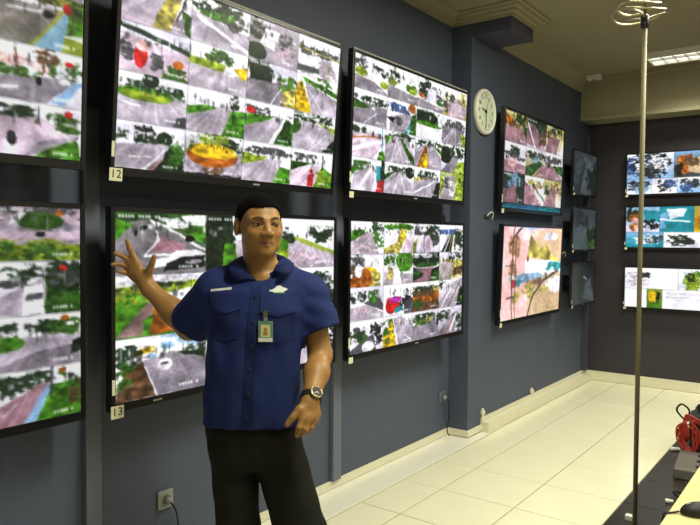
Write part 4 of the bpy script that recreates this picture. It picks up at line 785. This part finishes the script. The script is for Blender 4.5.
for sx, an in ((-.07, -6), (.215, 14)):
    f = Field((-.07, -.22, 0), (.07, .12, .13), .005); f.cap((0, .05, .045), (0, -.13, .035), .044, .042, .02).cap((0, .05, .05), (0, .05, .09), .04, .038, .03).ell((0, -.14, .03), (.042, .065, .032), .02)
    f.d = np.maximum(f.d, .004-f.ax[2][None, None, :]); me, v = f.mesh('shoe', 1); o = link('shoe', me, M_shoe, man); o.location = (sx, .02, 0); o.rotation_euler = (0, 0, R_(an))
    sb = MB().box(-.042, .042, -.19, .09, 0, .012).build('sole', M_blkm, o, .004)
# ---- wrist watch and badge: things worn
mw = Matrix.Translation((-1.68, 1.72, 0)) @ Matrix.Rotation(R_(36.85), 4, 'Z')
wl, el = Vector(WL), Vector(EL); ax = (wl-el).normalized()
wa = empty('wrist_watch', mw @ (wl-ax*.012)); wa.rotation_euler = (mw.to_3x3() @ ax.to_track_quat('Z', 'Y').to_matrix()).to_euler()
tag(wa, 'black wrist watch with metal rimmed face on the lowered left wrist', 'watch')
MB().lathe([(.031, -.012), (.036, -.012), (.037, -.008), (.037, .008), (.036, .012), (.031, .012)], seg=40).build('strap', M_blkm, wa, smooth=True)
fd = mw.to_3x3().inverted() @ Vector((0, 0, 0))
inv = wa.rotation_euler.to_matrix().inverted(); tow = inv @ (mw.to_3x3() @ Vector((.35, -.90, .25))); tow.z = 0; tow.normalize()
aw = math.atan2(tow.y, tow.x)
M_gold = mat('pale_gold_metal', (176, 166, 128), .35, 1.)
case = MB().lathe([(0, 0), (.020, 0), (.0225, .003), (.0225, .009), (.019, .011), (.0185, .009), (0, .009)], seg=36).build('case', M_gold, wa, smooth=True)
dial = MB().lathe([(0, .0092), (.0183, .0092), (.0183, .0098), (0, .0098)], seg=30).build('dial', M_blkm, wa)
for o in (case, dial):
    o.rotation_euler = (Matrix.Rotation(aw, 3, 'Z') @ Matrix.Rotation(PI/2, 3, 'Y')).to_euler(); o.location = (math.cos(aw)*.034, math.sin(aw)*.034, 0)
for k, a in ((.012, .9), (.009, 2.6)):
    h_ = MB().box(-.0008, .0008, 0, k, .0098, .0103).build('watch_hand', M_white, dial); h_.rotation_euler = (0, 0, a)
bx_, bz = .028, 1.236
by = min(fy(bx_+q, bz+r) for q in (-.025, 0, .025) for r in (-.035, 0, .035))-.004
bd = empty('id_badge', mw @ Vector((bx_, by, bz)), (0, 0, R_(36.85))); tag(bd, 'green and white name badge clipped to the shirt pocket', 'badge')
M_bg = mat('translucent_green_card', (110, 150, 120), .3); M_by = mat('pale_yellow_card', (226, 222, 170), .4); M_bt = mat('tan_photo', (176, 136, 80), .5)
MB().box(-.025, .025, -.002, .001, -.035, .036).build('card', M_bg, bd, .001, seg=1)
MB().box(-.016, .016, -.0028, -.002, -.018, .024).build('photo_panel', M_by, bd)
MB().lathe([(0, .0029), (.006, .0029), (.006, .0034), (0, .0034)], axis='y', seg=16).build('photo_head', M_bt, bd).location = (0, 0, .008)
MB().prism([(-.009, -.012), (.009, -.012), (.006, .002), (-.006, .002)], -.0034, -.0029).build('photo_shoulders', M_bt, bd)
MB().box(-.024, .024, -.0030, -.002, -.034, -.021).build('name_panel', M_white, bd)
MB().box(-.006, .006, -.003, .0, .036, .055).build('strap', M_greyp, bd, .001)
MB().box(-.0075, .0075, -.006, .001, .052, .072).build('clip', M_chrome, bd, .002)
